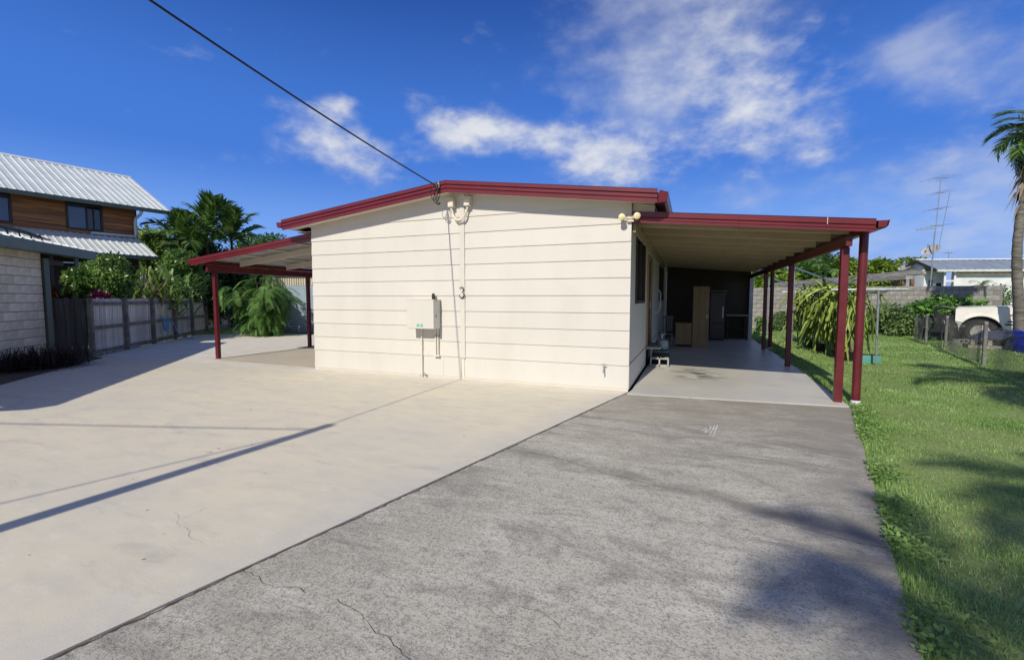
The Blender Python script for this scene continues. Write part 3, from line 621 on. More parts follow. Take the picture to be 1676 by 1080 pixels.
def gutter(x, y0, y1, zt, side_, parent, w=.115, h=.115):
    s = side_; pr = [(0, 0), (w * .75, 0), (w, .03), (w, h * .7), (w * 1.12, h), (w * 1.06, h + .004), (w * .9, h * .74), (w * .9, .035), (w * .7, .01), (.01, .01), (.01, h), (0, h)]
    MB().sweep([(a * s, b) for a, b in pr], (x, y0, zt - h), (x, y1, zt - h), (1, 0, 0), (0, 0, 1)).build('gutter', 'burgundy', parent)
    MB().prism([(x, y0, zt - h), (x + s * w * .75, y0, zt - h), (x + s * w, y0, zt - h + .03), (x + s * w * 1.1, y0, zt), (x, y0, zt)], (0, .004, 0)).build('gutter_end', 'burgundy', parent)
gutter(XL + .0, YO - .03, YB + .3, ZT0 - .04, -1, house, .13, .11)
gutter(XRt - .02, YO + .06, YB + .3, ZT0 - .03, 1, house, .15, .15)
MB().prism([(XRt + .002, YO - .02, ZT0 - .2), (XRt + .135, YO + .02, ZT0 - .19), (XRt + .15, YO + .02, ZT0 - .045), (XRt + .03, YO - .02, ZT0 - .01)], (0, .06, 0)).build('gutter_box', 'burgundy', house, bevel=.005)

# ------------------------------------------------------------ carports
def cfascia(p0, p1, parent, h=.17):
    pr = [(0, 0), (.02, 0), (.02, .035), (.03, .045), (.03, .075), (.022, .082), (.04, .095), (.04, h - .01), (.05, h), (-.08, h + .01), (-.08, h), (0, h - .012)]
    a = [Vector(p0) + Vector((0, -x, y)) for x, y in pr]; b = [Vector(p1) + Vector((0, -x, y)) for x, y in pr]; n = len(a)
    return MB().add(a + b, [tuple(range(n)), tuple(range(n, 2 * n))[::-1]] + [(i, n + i, n + (i + 1) % n, (i + 1) % n) for i in range(n)]).build('fascia', 'burgundy', parent)
cpr = thing('carport', 'long open carport with burgundy posts along right side of house', 'carport', (.7, 7.5, 0))
CY0, CY1 = 7.46, 18.9
ZC = lambda x: 2.685 - (x + .88) * .0990           # underside line of the carport roof
cfascia((-.895, CY0, ZC(-.895)), (2.25, CY0, ZC(2.25)), cpr)
sheet_run((2.30, CY0 + .02, ZC(2.30) + .155), (2.30, CY1, ZC(2.30) + .155), (-.89, CY0 + .02, ZC(-.89) + .155), (-.89, CY1, ZC(-.89) + .155), 'roof_sheet', 'carport_roof_shade', cpr, sheetw=.95, pitch=.32, rib=.02)
MB().box(1.70, 1.706, CY0 - .052, CY0 - .02, ZC(1.7) + .075, ZC(1.7) + .168).build('fascia_joint', 'cream_trim', cpr)
MB().box(.62, .623, CY0 - .052, CY0 - .02, ZC(.62) + .005, ZC(.62) + .168).build('fascia_joint', 'burgundy_post', cpr)
gutter(2.27, CY0 - .02, CY1, ZC(2.27) + .15, 1, cpr, .12, .1)
yb = CY0 + .35; 
while yb < CY1 - .2:
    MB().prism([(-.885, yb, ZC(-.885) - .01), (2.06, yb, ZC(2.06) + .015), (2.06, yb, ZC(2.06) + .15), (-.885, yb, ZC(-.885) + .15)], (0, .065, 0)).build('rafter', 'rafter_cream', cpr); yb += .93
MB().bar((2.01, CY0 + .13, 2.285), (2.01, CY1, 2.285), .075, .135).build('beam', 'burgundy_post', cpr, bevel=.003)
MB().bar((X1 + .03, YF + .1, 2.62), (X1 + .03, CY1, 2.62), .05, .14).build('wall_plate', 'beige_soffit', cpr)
for y in (7.775, 11.45, 15.03): MB().box(1.962, 2.058, y - .048, y + .048, -.03, 2.215).build('post', 'burgundy_post', cpr, bevel=.006)
for y in (7.80, 15.45):
    p = MB().lathe([(.054, -.04), (.054, 2.42)], (2.235, y, 0), 20).build('round_post', 'burgundy_post', cpr, smooth=True)
    MB().lathe([(.06, -.045), (.061, .03), (.056, .042)], (2.235, y, 0), 16).build('painted_foot', 'white_paint', p)
MB().box(X1 + .01, 2.03, 18.80, 18.90, -.02, 2.75).build('rear_wall', 'rear_wall_shade', cpr)
MB().box(1.98, 2.10, 18.60, 18.795, -.03, 2.36).build('corner_post', 'white_paint', cpr)
# lean-to on the left
lt = thing('lean_to', 'small burgundy lean-to carport on left side of house', 'carport', (-9.2, 7.6, 0))
LY0, LY1 = 7.50, 14.2; ZL = lambda x: 2.70 + (x + 7.45) * .1085
cfascia((-11.28, LY0, ZL(-11.28)), (-7.455, LY0, ZL(-7.455)), lt, .165)
sheet_run((-11.3, LY0 + .02, ZL(-11.3) + .155), (-11.3, LY1, ZL(-11.3) + .155), (-7.45, LY0 + .02, ZL(-7.45) + .155), (-7.45, LY1, ZL(-7.45) + .155), 'roof_sheet', 'dull_zinc', lt, sheetw=.76)
gutter(-11.27, LY0 - .02, LY1, ZL(-11.27) + .14, -1, lt, .11, .09)
MB().bar((-10.9, LY0 + .1, 2.215), (-10.9, LY1, 2.215), .07, .15).build('beam', 'burgundy_post', lt, bevel=.003)
for y in (8.45, 9.9, 11.4, 12.9): MB().prism([(-10.86, y, ZL(-10.86) - .02), (-7.45, y, ZL(-7.45) - .02), (-7.45, y, ZL(-7.45) + .12), (-10.86, y, ZL(-10.86) + .12)], (0, .05, 0)).build('rafter', 'cream_trim', lt)
for x in (-10.2, -9.3, -8.4, -7.7): MB().box(x, x + .07, LY0 + .06, LY1, ZL(x) + .121, ZL(x) + .15).build('batten', 'cream_trim', lt)
for y in (7.80, 10.72, 13.7): MB().box(-10.945, -10.855, y - .045, y + .045, -.02, 2.14).build('post', 'burgundy_post', lt, bevel=.006)

# ------------------------------------------------------------ things on the gable wall
WY = YF - .026
mbx = thing('meter_box', 'cream electricity meter box with two green stickers on gable wall', 'meter box', (-4.660, WY - .02, .93))
MB().box(-4.910, -4.350, WY - .235, WY - .004, .935, 1.46).build('case', 'cream', mbx, bevel=.008)
MB().box(-4.915, -4.345, WY - .252, WY - .2365, .94, 1.465).build('door', 'cream', mbx, bevel=.005)
MB().box(-4.925, -4.335, WY - .258, WY - .004, 1.4665, 1.476).build('lid_flange', 'cream_trim', mbx)
MB().box(-4.344, -4.332, WY - .16, WY - .13, 1.15, 1.19).build('latch', 'steel', mbx)
for x in (-4.680, -4.600):
    s = MB().lathe([(.03, 0), (.03, .002)], (x, WY - .2545, 1.0), 18, 'y').build('sticker', 'sticker_green', mbx)
    MB().box(x - .014, x + .014, WY - .2558, WY - .255, .996, 1.004).build('print', 'white_paint', s)
MB().lathe([(.028, 1.476), (.03, 1.56), (.022, 1.585), (.004, 1.592)], (-4.460, WY - .06, 0), 12).build('antenna_cap', 'black_plastic', mbx, smooth=True)
cd = thing('conduit', 'thin cream conduit running from meter box down to the ground', 'conduit', (-4.750, WY - .02, 0), group=None)
MB().tube([(-4.750, WY - .022, .93), (-4.750, WY - .022, -.005)], .014, 8).build('pipe', 'cream_trim', cd, smooth=True)
MB().box(-4.775, -4.725, WY - .012, WY + .004, .55, .575).build('saddle', 'cream_trim', cd)
cd = thing('conduit', 'pair of short cream conduits below right end of meter box', 'conduit', (-4.420, WY - .02, .42))
for x in (-4.445, -4.395): MB().tube([(x, WY - .022, .93), (x, WY - .022, .43)], .016, 8).build('pipe', 'cream_trim', cd, smooth=True)
MB().box(-4.480, -4.360, WY - .045, WY + .003, .41, .436).build('entry_cap', 'cream_trim', cd); MB().box(-4.480, -4.360, WY - .04, WY + .003, .78, .80).build('saddle', 'steel', cd)
# service boxes under the ridge with looped cable
for x, lab in ((-4.06, 'small cream cable entry box left of cover strip under ridge'), (-3.74, 'small cream cable entry box right of cover strip under ridge')):
    b = thing('entry_box', lab, 'entry box', (x, WY, 3.12), group='cable entry boxes under the ridge')
    MB().box(x - .055, x + .055, WY - .11, WY + .004, 3.13, 3.26).build('case', 'cream_trim', b, bevel=.008); MB().box(x - .062, x + .062, WY - .118, WY + .004, 3.262, 3.285).build('lid', 'cream_trim', b)
    MB().lathe([(.02, 3.08), (.022, 3.128)], (x, WY - .06, 0), 10).build('gland', 'cream_trim', b)
lp = [(-4.06 + .32 * i / 14, WY - .06 - .02 * math.sin(math.pi * i / 14), 3.09 - .2 * math.sin(math.pi * i / 14) ** .8) for i in range(15)]
tag(MB().tube(lp, .013, 8).build('cable_loop', 'cream_trim', smooth=True), 'cream cable sagging between the two entry boxes', 'cable')
lp = [(-3.86 + .12 * i / 10, WY - .05, 2.88 + .2 * (i / 10) ** 2) for i in range(11)]
tag(MB().tube([(-4.05, WY - .05, 3.08), (-4.02, WY - .06, 2.96), (-3.96, WY - .06, 2.89), (-3.9, WY - .05, 2.87), (-3.84, WY - .05, 2.88), (-3.79, WY - .05, 2.93), (-3.76, WY - .05, 3.02), (-3.75, WY - .06, 3.08)], .015, 8).build('cable_loop', 'cream_trim', smooth=True), 'thicker cream cable looping lower across the cover strip', 'cable')
# house number 3
num = []
for i in range(13):
    t = R(150 - i * 20); num.append((-3.885 + .038 * math.cos(t), WY - .03, 1.645 + .042 * math.sin(t) + .012))
num = num[:13]
bot = []
for i in range(15):
    t = R(75 - i * 18.5); bot.append((-3.885 + .048 * math.cos(t), WY - .03, 1.56 + .052 * math.sin(t)))
tag(MB().tube(num, [.004 + .006 * math.sin(math.pi * i / 12) for i in range(13)], 6).tube(bot, [.004 + .007 * math.sin(math.pi * i / 14) for i in range(15)], 6).lathe([(.0085, -.006), (.0085, .006)], (-3.925, WY - .03, 1.683), 8, 'y').lathe([(.0095, -.006), (.0095, .006)], (-3.936, WY - .03, 1.545), 8, 'y').build('house_number', 'black_plastic', smooth=True), 'dark metal house number 3 on the cover strip', 'house number')
# garden tap and stub fittings
tp = thing('tap', 'old brass tap low on the wall near right corner', 'tap', (-1.29, WY, .3))
MB().tube([(-1.29, WY + .01, .36), (-1.29, WY - .06, .36), (-1.29, WY - .08, .33), (-1.29, WY - .08, .29)], .011, 8).build('spout', 'gas_grey', tp, smooth=True); MB().tube([(-1.29, WY - .045, .36), (-1.29, WY - .045, .42)], .008, 6).build('spindle', 'gas_grey', tp)
MB().bar((-1.325, WY - .045, .425), (-1.255, WY - .045, .425), .014, .012).build('handle', 'steel', tp)
tp = thing('tap', 'stubby pipe end at foot of wall below meter box', 'tap', (-4.62, WY, 0))
MB().tube([(-4.66, WY + .01, .035), (-4.66, WY - .05, .035), (-4.66, WY - .07, .07), (-4.69, WY - .07, .10)], .012, 8).build('pipe', 'gas_grey', tp, smooth=True); MB().bar((-4.80, WY - .02, .025), (-4.74, WY - .02, .025), .02, .018).build('cap', 'gas_grey', tp)
# twin floodlight on the corner
fl = thing('floodlight', 'twin cream floodlight under roof corner by right carport', 'floodlight', (-.93, YF - .05, 2.75))
MB().box(-.96, -.86, YF - .06, YF - .008, 2.69, 2.79).build('base', 'cream_trim', fl, bevel=.006)
for x, yx in ((-1.03, -.15), (-.80, -.17)):
    MB().tube([(-.91, YF - .06, 2.74), (x, YF + yx + .06, 2.76)], .014, 6).build('arm', 'cream_trim', fl)
    d = Vector((.10, -1, -.08)).normalized(); p = Vector((x, YF + yx, 2.755)); m = MB()
    pr = [(.015, .08), (.032, .07), (.04, .025), (.052, -.025), (.052, -.033), (.04, -.042), (.016, -.046)]
    k = MB().lathe([(a, -b) for a, b in pr][::-1], (0, 0, 0), 16, 'y')
    q = Vector((0, -1, 0)).rotation_difference(d).to_matrix()
    k.v = [p + q @ Vector((v.x, -v.y, v.z)) for v in k.v]; k.build('lamp_head', 'bulb_cream', fl, smooth=True)

# service line: hook, tangle, wire to a private pole that stands behind the viewer
POLE = Vector((-4.46, -2.2, 0)); PH = 5.05
A = Vector((-4.22, YO - .07, 3.47)); T = Vector((-4.46, -2.2, PH - .1))
def sag(a, b, s, n=24): return [a.lerp(b, i / n) - Vector((0, 0, 4 * s * (i / n) * (1 - i / n))) for i in range(n + 1)]
w = MB().tube(sag(A, T, .16), .011, 6)
tag(w.build('service_wire', 'cable_black', smooth=True), 'black service wire rising from the roof ridge across the sky', 'wire')
hk = thing('wire_clamp', 'black clamp and tangled cable ends hanging on burgundy fascia', 'cable clamp', tuple(A))
MB().tube([A + Vector((-.02, 0, .05)), A, A + Vector((.03, .01, -.06)), A + Vector((.05, .02, -.12))], [.012, .022, .026, .016], 8).build('strain_clamp', 'cable_black', hk, smooth=True)
MB().tube([A + Vector((.0, .03, .02)), A + Vector((.04, .015, .06)), A + Vector((.06, .0, .02)), A + Vector((.05, .02, -.03))], .012, 6).build('hook', 'gas_grey', hk)
for k_, (rx, rz_, dx, dz) in enumerate([(.07, .12, -.03, -.14), (.05, .10, .03, -.18), (.045, .07, .0, -.24)]):
    MB().tube([A + Vector((dx + rx * math.sin(R(i * 24)), -.01 + .02 * math.sin(R(i * 48 + k_)), dz + rz_ * math.cos(R(i * 24)))) for i in range(16)], .006, 5).build('cable_end', 'cable_black', hk)
MB().tube([A + Vector((.01, 0, -.3)), A + Vector((.05, -.01, -.33)), A + Vector((.08, 0, -.3))], .014, 6).build('connector', 'cable_black', hk)
pole = thing('service_pole', 'slim timber service pole standing in the forecourt', 'pole', tuple(POLE))
MB().lathe([(.085, -.2), (.08, 2.5), (.07, PH)], tuple(POLE), 14).build('shaft', 'timber_old', pole, smooth=True); MB().lathe([(.075, PH), (.075, PH + .02)], tuple(POLE), 14).build('cap', 'galv', pole)
for p1, lab in ((Vector((-9.5, -19, 6.3)), 'black street wire leaving the service pole rearward'), (Vector((-22, -8.5, 6.3)), 'black street wire leaving the service pole sideways')):
    tag(MB().tube(sag(T + Vector((0, -.1, .05)), p1, .25), .012, 5).build('street_wire', 'cable_black'), lab, 'wire', 'street wires at the service pole')

# ------------------------------------------------------------ things under the carport
cb = thing('cupboard', 'tall plain plywood cupboard standing deep in the carport', 'cupboard', (.22, 15.2, 0))
MB().box(.06, .52, 14.95, 15.5, .0, 1.86).build('carcass', 'ply', cb, bevel=.006); MB().box(.07, .51, 14.93, 14.948, .06, 1.83).build('door', 'ply', cb)
MB().box(.45, .47, 14.905, 14.93, .9, 1.0).build('handle', 'steel', cb)
cb = thing('cabinet', 'low plywood cabinet at left of the tall cupboard', 'cabinet', (-.2, 15.1, 0))
MB().box(-.42, .04, 14.9, 15.45, .08, .72).build('carcass', 'ply', cb, bevel=.006); MB().box(-.44, .05, 14.87, 15.47, .72, .745).build('top', 'ply', cb); MB().box(-.38, .0, 14.98, 15.4, .0, .08).build('plinth', 'dark_timber', cb)
ch = thing('chair', 'pale plastic chair behind the gas bottle in the carport', 'chair', (-.62, 14.4, 0))
for x in (-.78, -.72, -.66, -.60, -.54): MB().box(x, x + .035, 14.58, 14.6, .5, .9).build('back_slat', 'grey_plastic', ch)
MB().box(-.8, -.48, 14.575, 14.605, .9, .96).build('back_rail', 'grey_plastic', ch, bevel=.01); MB().box(-.8, -.48, 14.2, 14.57, .42, .45).build('seat', 'grey_plastic', ch, bevel=.008)
for x in (-.79, -.52):
    for y in (14.21, 14.55): MB().box(x, x + .035, y, y + .035, 0, .42).build('leg', 'grey_plastic', ch)
fr = thing('fridge', 'black refrigerator with pale side against carport rear wall', 'fridge', (.85, 18.1, 0))
MB().box(.62, 1.14, 17.7, 18.35, .02, 1.72).build('body', 'fridge', fr, bevel=.015); MB().box(.56, .615, 17.66, 18.34, .03, 1.66).build('side_panel', 'roller_blue', fr); MB().box(.64, 1.12, 17.66, 17.698, .62, 1.70).build('door', 'fridge', fr, bevel=.01); MB().box(.64, 1.12, 17.66, 17.698, .05, .60).build('door', 'fridge', fr, bevel=.01); MB().box(1.05, 1.075, 17.63, 17.66, .8, 1.2).build('handle', 'steel', fr)
MB().box(.6, 1.2, 17.64, 18.4, 1.73, 1.76).build('top', 'ply', fr)
bn = thing('workbench', 'dark timber workbench along carport rear wall', 'bench', (1.6, 18.4, 0))
MB().box(1.2, 1.92, 18.05, 18.72, .86, .90).build('top', 'timber_old', bn); MB().box(1.22, 1.9, 18.1, 18.7, .36, .39).build('shelf', 'dark_timber', bn)
for x in (1.22, 1.84):
    for y in (18.08, 18.66): MB().box(x, x + .06, y, y + .06, 0, .86).build('leg', 'dark_timber', bn)
cbk = MB()
def cinder(parent, c, rz, s=1.0):
    m = MB()
    for (x0, x1) in ((-.195, -.165), (-.015, .015), (.165, .195)): m.box(x0, x1, -.065, .065, 0, .19)
    m.box(-.165, -.015, -.095, -.0651, 0, .19).box(.015, .165, -.095, -.0651, 0, .19).box(-.165, -.015, .0651, .095, 0, .19).box(.015, .165, .0651, .095, 0, .19).box(-.195, -.1651, -.095, -.0651, 0, .19).box(.1651, .195, -.095, -.0651, 0, .19).box(-.195, -.1651, .0651, .095, 0, .19).box(.1651, .195, .0651, .095, 0, .19)
    return m
def cinder_thing(label, c, rot):
    o = cinder(None, None, 0).build('concrete_block', 'concrete_grey'); o.location = c; o.rotation_euler = rot; return tag(o, label, 'block')
cinder_thing('hollow concrete block on the slab beside carport step', (-.62, 10.55, .105), (R(90), 0, R(4)))
st = thing('plastic_crate', 'dark plastic crate under the gas bottle in the carport', 'crate', (-.62, 11.05, 0))
for a in ((-.8, -.44, 10.8, 10.83), (-.8, -.44, 11.27, 11.3), (-.8, -.77, 10.83, 11.27), (-.47, -.44, 10.83, 11.27)): MB().box(*a, .006, .27).build('side', 'black_plastic', st)
MB().box(-.8, -.44, 10.8, 11.3, .272, .30).build('lid', 'teal_plastic', st, bevel=.006)
gb = thing('gas_bottle', 'small grey gas bottle standing on crate beside step', 'gas bottle', (-.60, 11.05, .3))
MB().lathe([(.08, .305), (.13, .33), (.145, .40), (.145, .47), (.12, .53), (.05, .56)], (-.60, 11.05, 0), 18).build('tank', 'gas_grey', gb, smooth=True); MB().lathe([(.02, .56), (.02, .62), (.035, .625), (.035, .655)], (-.60, 11.05, 0), 10).build('valve', 'steel', gb)
for i in range(3): MB().bar((-.6 + .08 * math.cos(i * 2.1), 11.05 + .08 * math.sin(i * 2.1), .54), (-.6 + .08 * math.cos(i * 2.1), 11.05 + .08 * math.sin(i * 2.1), .67), .02, .006).build('guard_strut', 'gas_grey', gb)
MB().lathe([(.09, .67), (.092, .685), (.08, .686)], (-.60, 11.05, 0), 14).build('guard_ring', 'gas_grey', gb)

# ------------------------------------------------------------ neighbour on the left
HD = Vector((math.sin(R(9.5)), math.cos(R(9.5)), 0)); HN = Vector((-math.cos(R(9.5)), math.sin(R(9.5)), 0))     # along / inward
nb = thing('neighbour_house', 'two storey timber house with pale ribbed metal roofs at left', 'house', (-23, 8, 0))
E0 = Vector((-20.5, 12.3, 0))                     # far end of lower eave in plan
P = lambda a, w, z: E0 + HD * a + HN * w + Vector((0, 0, z))
WL = 1.75; ZLo, ZHi = 3.2, 4.06; NEAR = -15
sheet_run(P(NEAR, 0, ZLo), P(0, 0, ZLo), P(NEAR, WL, ZHi), P(0, WL, ZHi), 'roof_sheet', 'zinc_roof', nb, pitch=.21, rib=.026, ribw=.08, sheetw=.84)
UE = 1.18; EXT = 1.05; ZU0, ZU1 = 5.31, 7.32; RID = UE + 3.95
sheet_run(P(NEAR, UE, ZU0), P(EXT, UE, ZU0), P(NEAR, RID, ZU1), P(EXT, RID, ZU1), 'roof_sheet', 'zinc_roof', nb, pitch=.24, rib=.026, ribw=.075, sheetw=.72)
sheet_run(P(NEAR, RID * 2 - UE, ZU0), P(EXT, RID * 2 - UE, ZU0), P(NEAR, RID, ZU1), P(EXT, RID, ZU1), 'roof_sheet', 'zinc_roof', nb, pitch=.48, sheetw=1.5)
MB().prism([P(NEAR, RID - .16, ZU1 - .06), P(NEAR, RID, ZU1 + .05), P(NEAR, RID + .16, ZU1 - .06)], HD * (EXT - NEAR)).build('ridge_cap', 'zinc_roof', nb)
MB().prism([P(NEAR, UE - .1, ZU0 - .15), P(NEAR, UE + .02, ZU0 - .15), P(NEAR, UE + .02, ZU0 - .005), P(NEAR, UE - .13, ZU0 - .005)], HD * (EXT - NEAR)).build('gutter', 'trim_green', nb)
MB().prism([P(NEAR, -.1, ZLo - .15), P(NEAR, .02, ZLo - .15), P(NEAR, .02, ZLo - .005), P(NEAR, -.13, ZLo - .005)], HD * (0 - NEAR)).build('gutter', 'trim_green', nb)
MB().prism([P(EXT - .04, UE, ZU0 - .17), P(EXT - .04, RID, ZU1 - .17), P(EXT - .04, RID, ZU1 - .01), P(EXT - .04, UE, ZU0 - .01)], HD * .04).build('barge_board', 'trim_green', nb)
MB().prism([P(NEAR, UE + .03, ZU0 - .05), P(NEAR, WL + .1, ZU0 - .05), P(NEAR, RID, ZU1 - .12), P(NEAR, RID, ZU1 - .08), P(NEAR, UE + .03, ZU0 - .01)], HD * (EXT - .05 - NEAR)).build('soffit', 'dark_timber', nb)
# upper wall: boards between windows
WX = [(-14.9, -4.95), (-3.72, -2.28), (-1.16, -.05)]; wins = [(-4.95, -3.72), (-2.28, -1.16)]
MB().prism([P(NEAR, WL + .06, 2.9), P(-.04, WL + .06, 2.9), P(-.04, WL + .06, 5.28), P(NEAR, WL + .06, 5.28)], HN * .1).build('upper_frame', 'dark_timber', nb)
MB().prism([P(-.04, WL + .06, 0), P(-.04, RID * 2 - WL, 0), P(-.04, RID * 2 - WL, 5.4), P(-.04, RID, 7.2), P(-.04, WL + .06, 5.3)], HD * .04).build('gable_wall', 'cedar', nb)
nbd = 8
for a0, a1 in WX:
    for i in range(nbd):
        z0 = 3.98 + i * .163; MB().prism([P(a0, WL + .0, z0), P(a0, WL + .055, z0), P(a0, WL + .055, z0 + .16), P(a0, WL + .035, z0 + .16)], HD * (a1 - a0)).build('weatherboard', 'cedar', nb)
for j, (a0, a1) in enumerate(wins):
    k = MB(); z0, z1 = 4.2, 5.2; am = a0 + (a1 - a0) * (.55 if j else .5)
    for b0, b1, c0, c1 in ((a0, a0 + .07, z0, z1), (a1 - .07, a1, z0, z1), (a0 + .07, a1 - .07, z0, z0 + .06), (a0 + .07, a1 - .07, z1 - .06, z1), (am - .03, am + .03, z0 + .06, z1 - .06)):
        k.prism([P(b0, WL - .01, c0), P(b1, WL - .01, c0), P(b1, WL - .01, c1), P(b0, WL - .01, c1)], HN * .06)
    if j: k.prism([P(a1 - .30, WL - .008, z0 + .06), P(a1 - .27, WL - .008, z0 + .06), P(a1 - .27, WL - .008, z1 - .06), P(a1 - .30, WL - .008, z1 - .06)], HN * .05)
    w = k.build('window', 'dark_timber', nb)
    MB().prism([P(a0 + .07, WL + .02, z0 + .06), P(am - .03, WL + .02, z0 + .06), P(am - .03, WL + .02, z1 - .06), P(a0 + .07, WL + .02, z1 - .06)], HN * .005).build('pane', 'glass_blue', w)
    MB().prism([P(am + .03, WL + .04, z0 + .06), P(a1 - .07, WL + .04, z0 + .06), P(a1 - .07, WL + .04, z1 - .06), P(am + .03, WL + .04, z1 - .06)], HN * .005).build('pane', 'glass_dark' if j else 'glass_blue', w)
    for i in range(2): MB().prism([P(a0, WL, 3.98 + i * .11), P(a0, WL + .05, 3.98 + i * .11), P(a0, WL + .05, 4.085 + i * .11), P(a0, WL + .03, 4.085 + i * .11)], HD * (a1 - a0)).build('weatherboard', 'cedar', nb)
MB().tube([P(-.02, UE + .05, ZU0 - .14), P(-.05, UE + .12, ZU0 - .28), P(-.1, WL - .12, ZU0 - .42), P(-.12, WL - .08, ZU0 - .6), P(-.12, WL - .08, ZHi + .1)], .055, 8).build('downpipe', 'zinc_roof', nb, smooth=True)
MB().tube([P(-.12, WL - .1, ZHi + .06), P(-1.6, WL - .12, ZHi + .05)], .05, 8).build('spreader_pipe', 'zinc_roof', nb, smooth=True)
MB().prism([P(NEAR, WL + .05, 0), P(-.06, WL + .05, 0), P(-.06, WL + .05, 2.88), P(NEAR, WL + .05, 2.88)], HN * .1).build('lower_wall', 'dark_timber', nb)
for a in (-.3, -3.2, -6.1): MB().bar(P(a, .12, 0), P(a, .12, 3.05), .1, .1, up=(1, 0, 0)).build('verandah_post', 'dark_timber', nb)

# garage wing of blockwork with a green fascia
GD = Vector((-.661, .75, 0)).normalized(); GN = Vector((-.75, -.661, 0)).normalized()   # along eave (away) / inward
G0 = Vector((-8.55, .08, 0)); G1 = Vector((-15.03, 7.42, 0)); GL = (G1 - G0).length
Q = lambda a, w, z: G0 + GD * a + GN * w + Vector((0, 0, z))
ga = thing('garage', 'cream blockwork garage with wide green fascia at left edge', 'garage', tuple(Q(GL - 1.2, .45, 0)))
MB().prism([Q(0, -.02, 2.53), Q(0, .03, 2.53), Q(0, .03, 2.745), Q(0, -.04, 2.745)], GD * GL).build('fascia', 'trim_green', ga)
MB().prism([Q(.0, .031, 2.53), Q(.0, .46, 2.56), Q(.0, .46, 2.575), Q(.0, .031, 2.545)], GD * (GL - .02)).build('soffit', 'trim_green', ga)
TG = .22
sheet_run(Q(0, -.03, 2.75), Q(GL, -.03, 2.75), Q(0, 4.2, 2.75 + 4.2 * TG), Q(GL, 4.2, 2.75 + 4.2 * TG), 'roof_sheet', 'zinc_roof', ga, pitch=.38, sheetw=1.5)
sheet_run(Q(0, 8.43, 2.75), Q(GL, 8.43, 2.75), Q(0, 4.2, 2.75 + 4.2 * TG), Q(GL, 4.2, 2.75 + 4.2 * TG), 'roof_sheet', 'zinc_roof', ga, pitch=.38, sheetw=1.5)
aC = (Vector((-14.47, 6.08, 0)) - Q(0, 0, 0)).dot(GD); wC = .45
MB().prism([Q(.4, wC + .03, -.1), Q(aC - .02, wC + .03, -.1), Q(aC - .02, wC + .03, 2.6), Q(.4, wC + .03, 2.6)], GN * .15).build('wall_core', 'mortar', ga)
MB().prism([Q(.4, wC + .19, -.1), Q(.4, 8, -.1), Q(.4, 8, 2.75), Q(.4, 4.2, 3.6), Q(.4, wC + .19, 2.75)], GD * .15).build('end_wall', 'block_cream', ga)
blk = mesh_only(MB().box(-.194, .194, -.05, .05, -.094, .094), 'block', 'block_cream', bevel=.008)
hblk = mesh_only(MB().box(-.094, .094, -.05, .05, -.094, .094), 'half_block', 'block_cream', bevel=.008)
ang = math.atan2(GD.y, GD.x)
for r_ in range(13):
    z = .10 + r_ * .2
    for c in range(9):
        a = aC - .2 - c * .4 - (0 if r_ % 2 == 0 else .2)
        inst('block', blk, ga, Q(a, wC + .065, z), (0, 0, ang))
    if r_ % 2: inst('block', hblk, ga, Q(aC - .1, wC + .065, z), (0, 0, ang))
MB().bar(Q(aC + .05, wC - .04, -.05), Q(aC + .05, wC - .04, 2.45), .1, .1, up=(1, 0, 0)).build('corner_post', 'trim_green', ga)
MB().bar(Q(GL - .55, .16, 2.3), Q(GL - .55, .16, 2.62), .07, .07, up=(1, 0, 0)).build('bracket', 'trim_green', ga)
MB().bar(Q(aC + .1, wC + .1, 2.38), Q(GL - .5, wC + .02, 2.38), .06, .12).build('lintel', 'dark_timber', ga)
pp = thing('roof_pipe', 'black heating pipe on brackets lying on the garage roof', 'pipe', tuple(Q(GL - 3.5, .3, 2.9)))
MB().tube([Q(GL - 5.5, .32, 3.02), Q(GL - 2.2, .32, 2.96), Q(GL - 1.6, .36, 2.92)], .045, 8).build('pipe', 'black_plastic', pp, smooth=True); MB().tube([Q(GL - 1.6, .37, 2.93), Q(GL - .9, .5, 2.93)], .022, 6).build('thin_pipe', 'black_plastic', pp)
for i in range(6): MB().tube([Q(GL - 1.7 - i * .38, .3, 2.97), Q(GL - 1.7 - i * .38, .27, 2.9), Q(GL - 1.72 - i * .38, .25, 2.83)], .016, 5).build('bracket', 'black_plastic', pp)

# paling fence and gate
FS = Vector((-14.09, 6.80, 0)); FD = Vector((-.64, .768, 0)).normalized(); FN = Vector((.768, .64, 0)).normalized()      # FN faces the yard
fe = thing('paling_fence', 'weathered grey timber paling fence along left of the yard', 'fence', tuple(FS))
SP = 1.82; NB = 7; fang = math.atan2(FD.y, FD.x)
pal = mesh_only(MB().box(-.048, .048, -.008, .008, 0, 1.47), 'paling', 'paling', bevel=.003)
for b in range(NB):
    g_ = random.Random(b); n = 18
    for i in range(n):
        p = FS + FD * (b * SP + .07 + (SP - .1) * (i + .5) / n) - FN * (.062 + g_.uniform(-.004, .004)); p.z = .02 + g_.uniform(-.02, .012)
        inst('paling', pal, fe, p, (0, g_.uniform(-.006, .006), fang), (1, 1, g_.uniform(.985, 1.015)))
    for z in (1.36, .74, .12): MB().bar(FS + FD * (b * SP + .04) - FN * .032 + Vector((0, 0, z)), FS + FD * ((b + 1) * SP - .04) - FN * .032 + Vector((0, 0, z - .01)), .04, .085).build('rail', 'rail_timber', fe)
for b in range(NB + 1): MB().bar(FS + FD * b * SP - Vector((0, 0, .1)), FS + FD * b * SP + Vector((0, 0, 1.5)), .1, .1, up=FN).build('post', 'rail_timber', fe, bevel=.006)
gt = thing('gate', 'dark timber gate between garage corner and paling fence', 'gate', (-14.25, 6.45, 0))
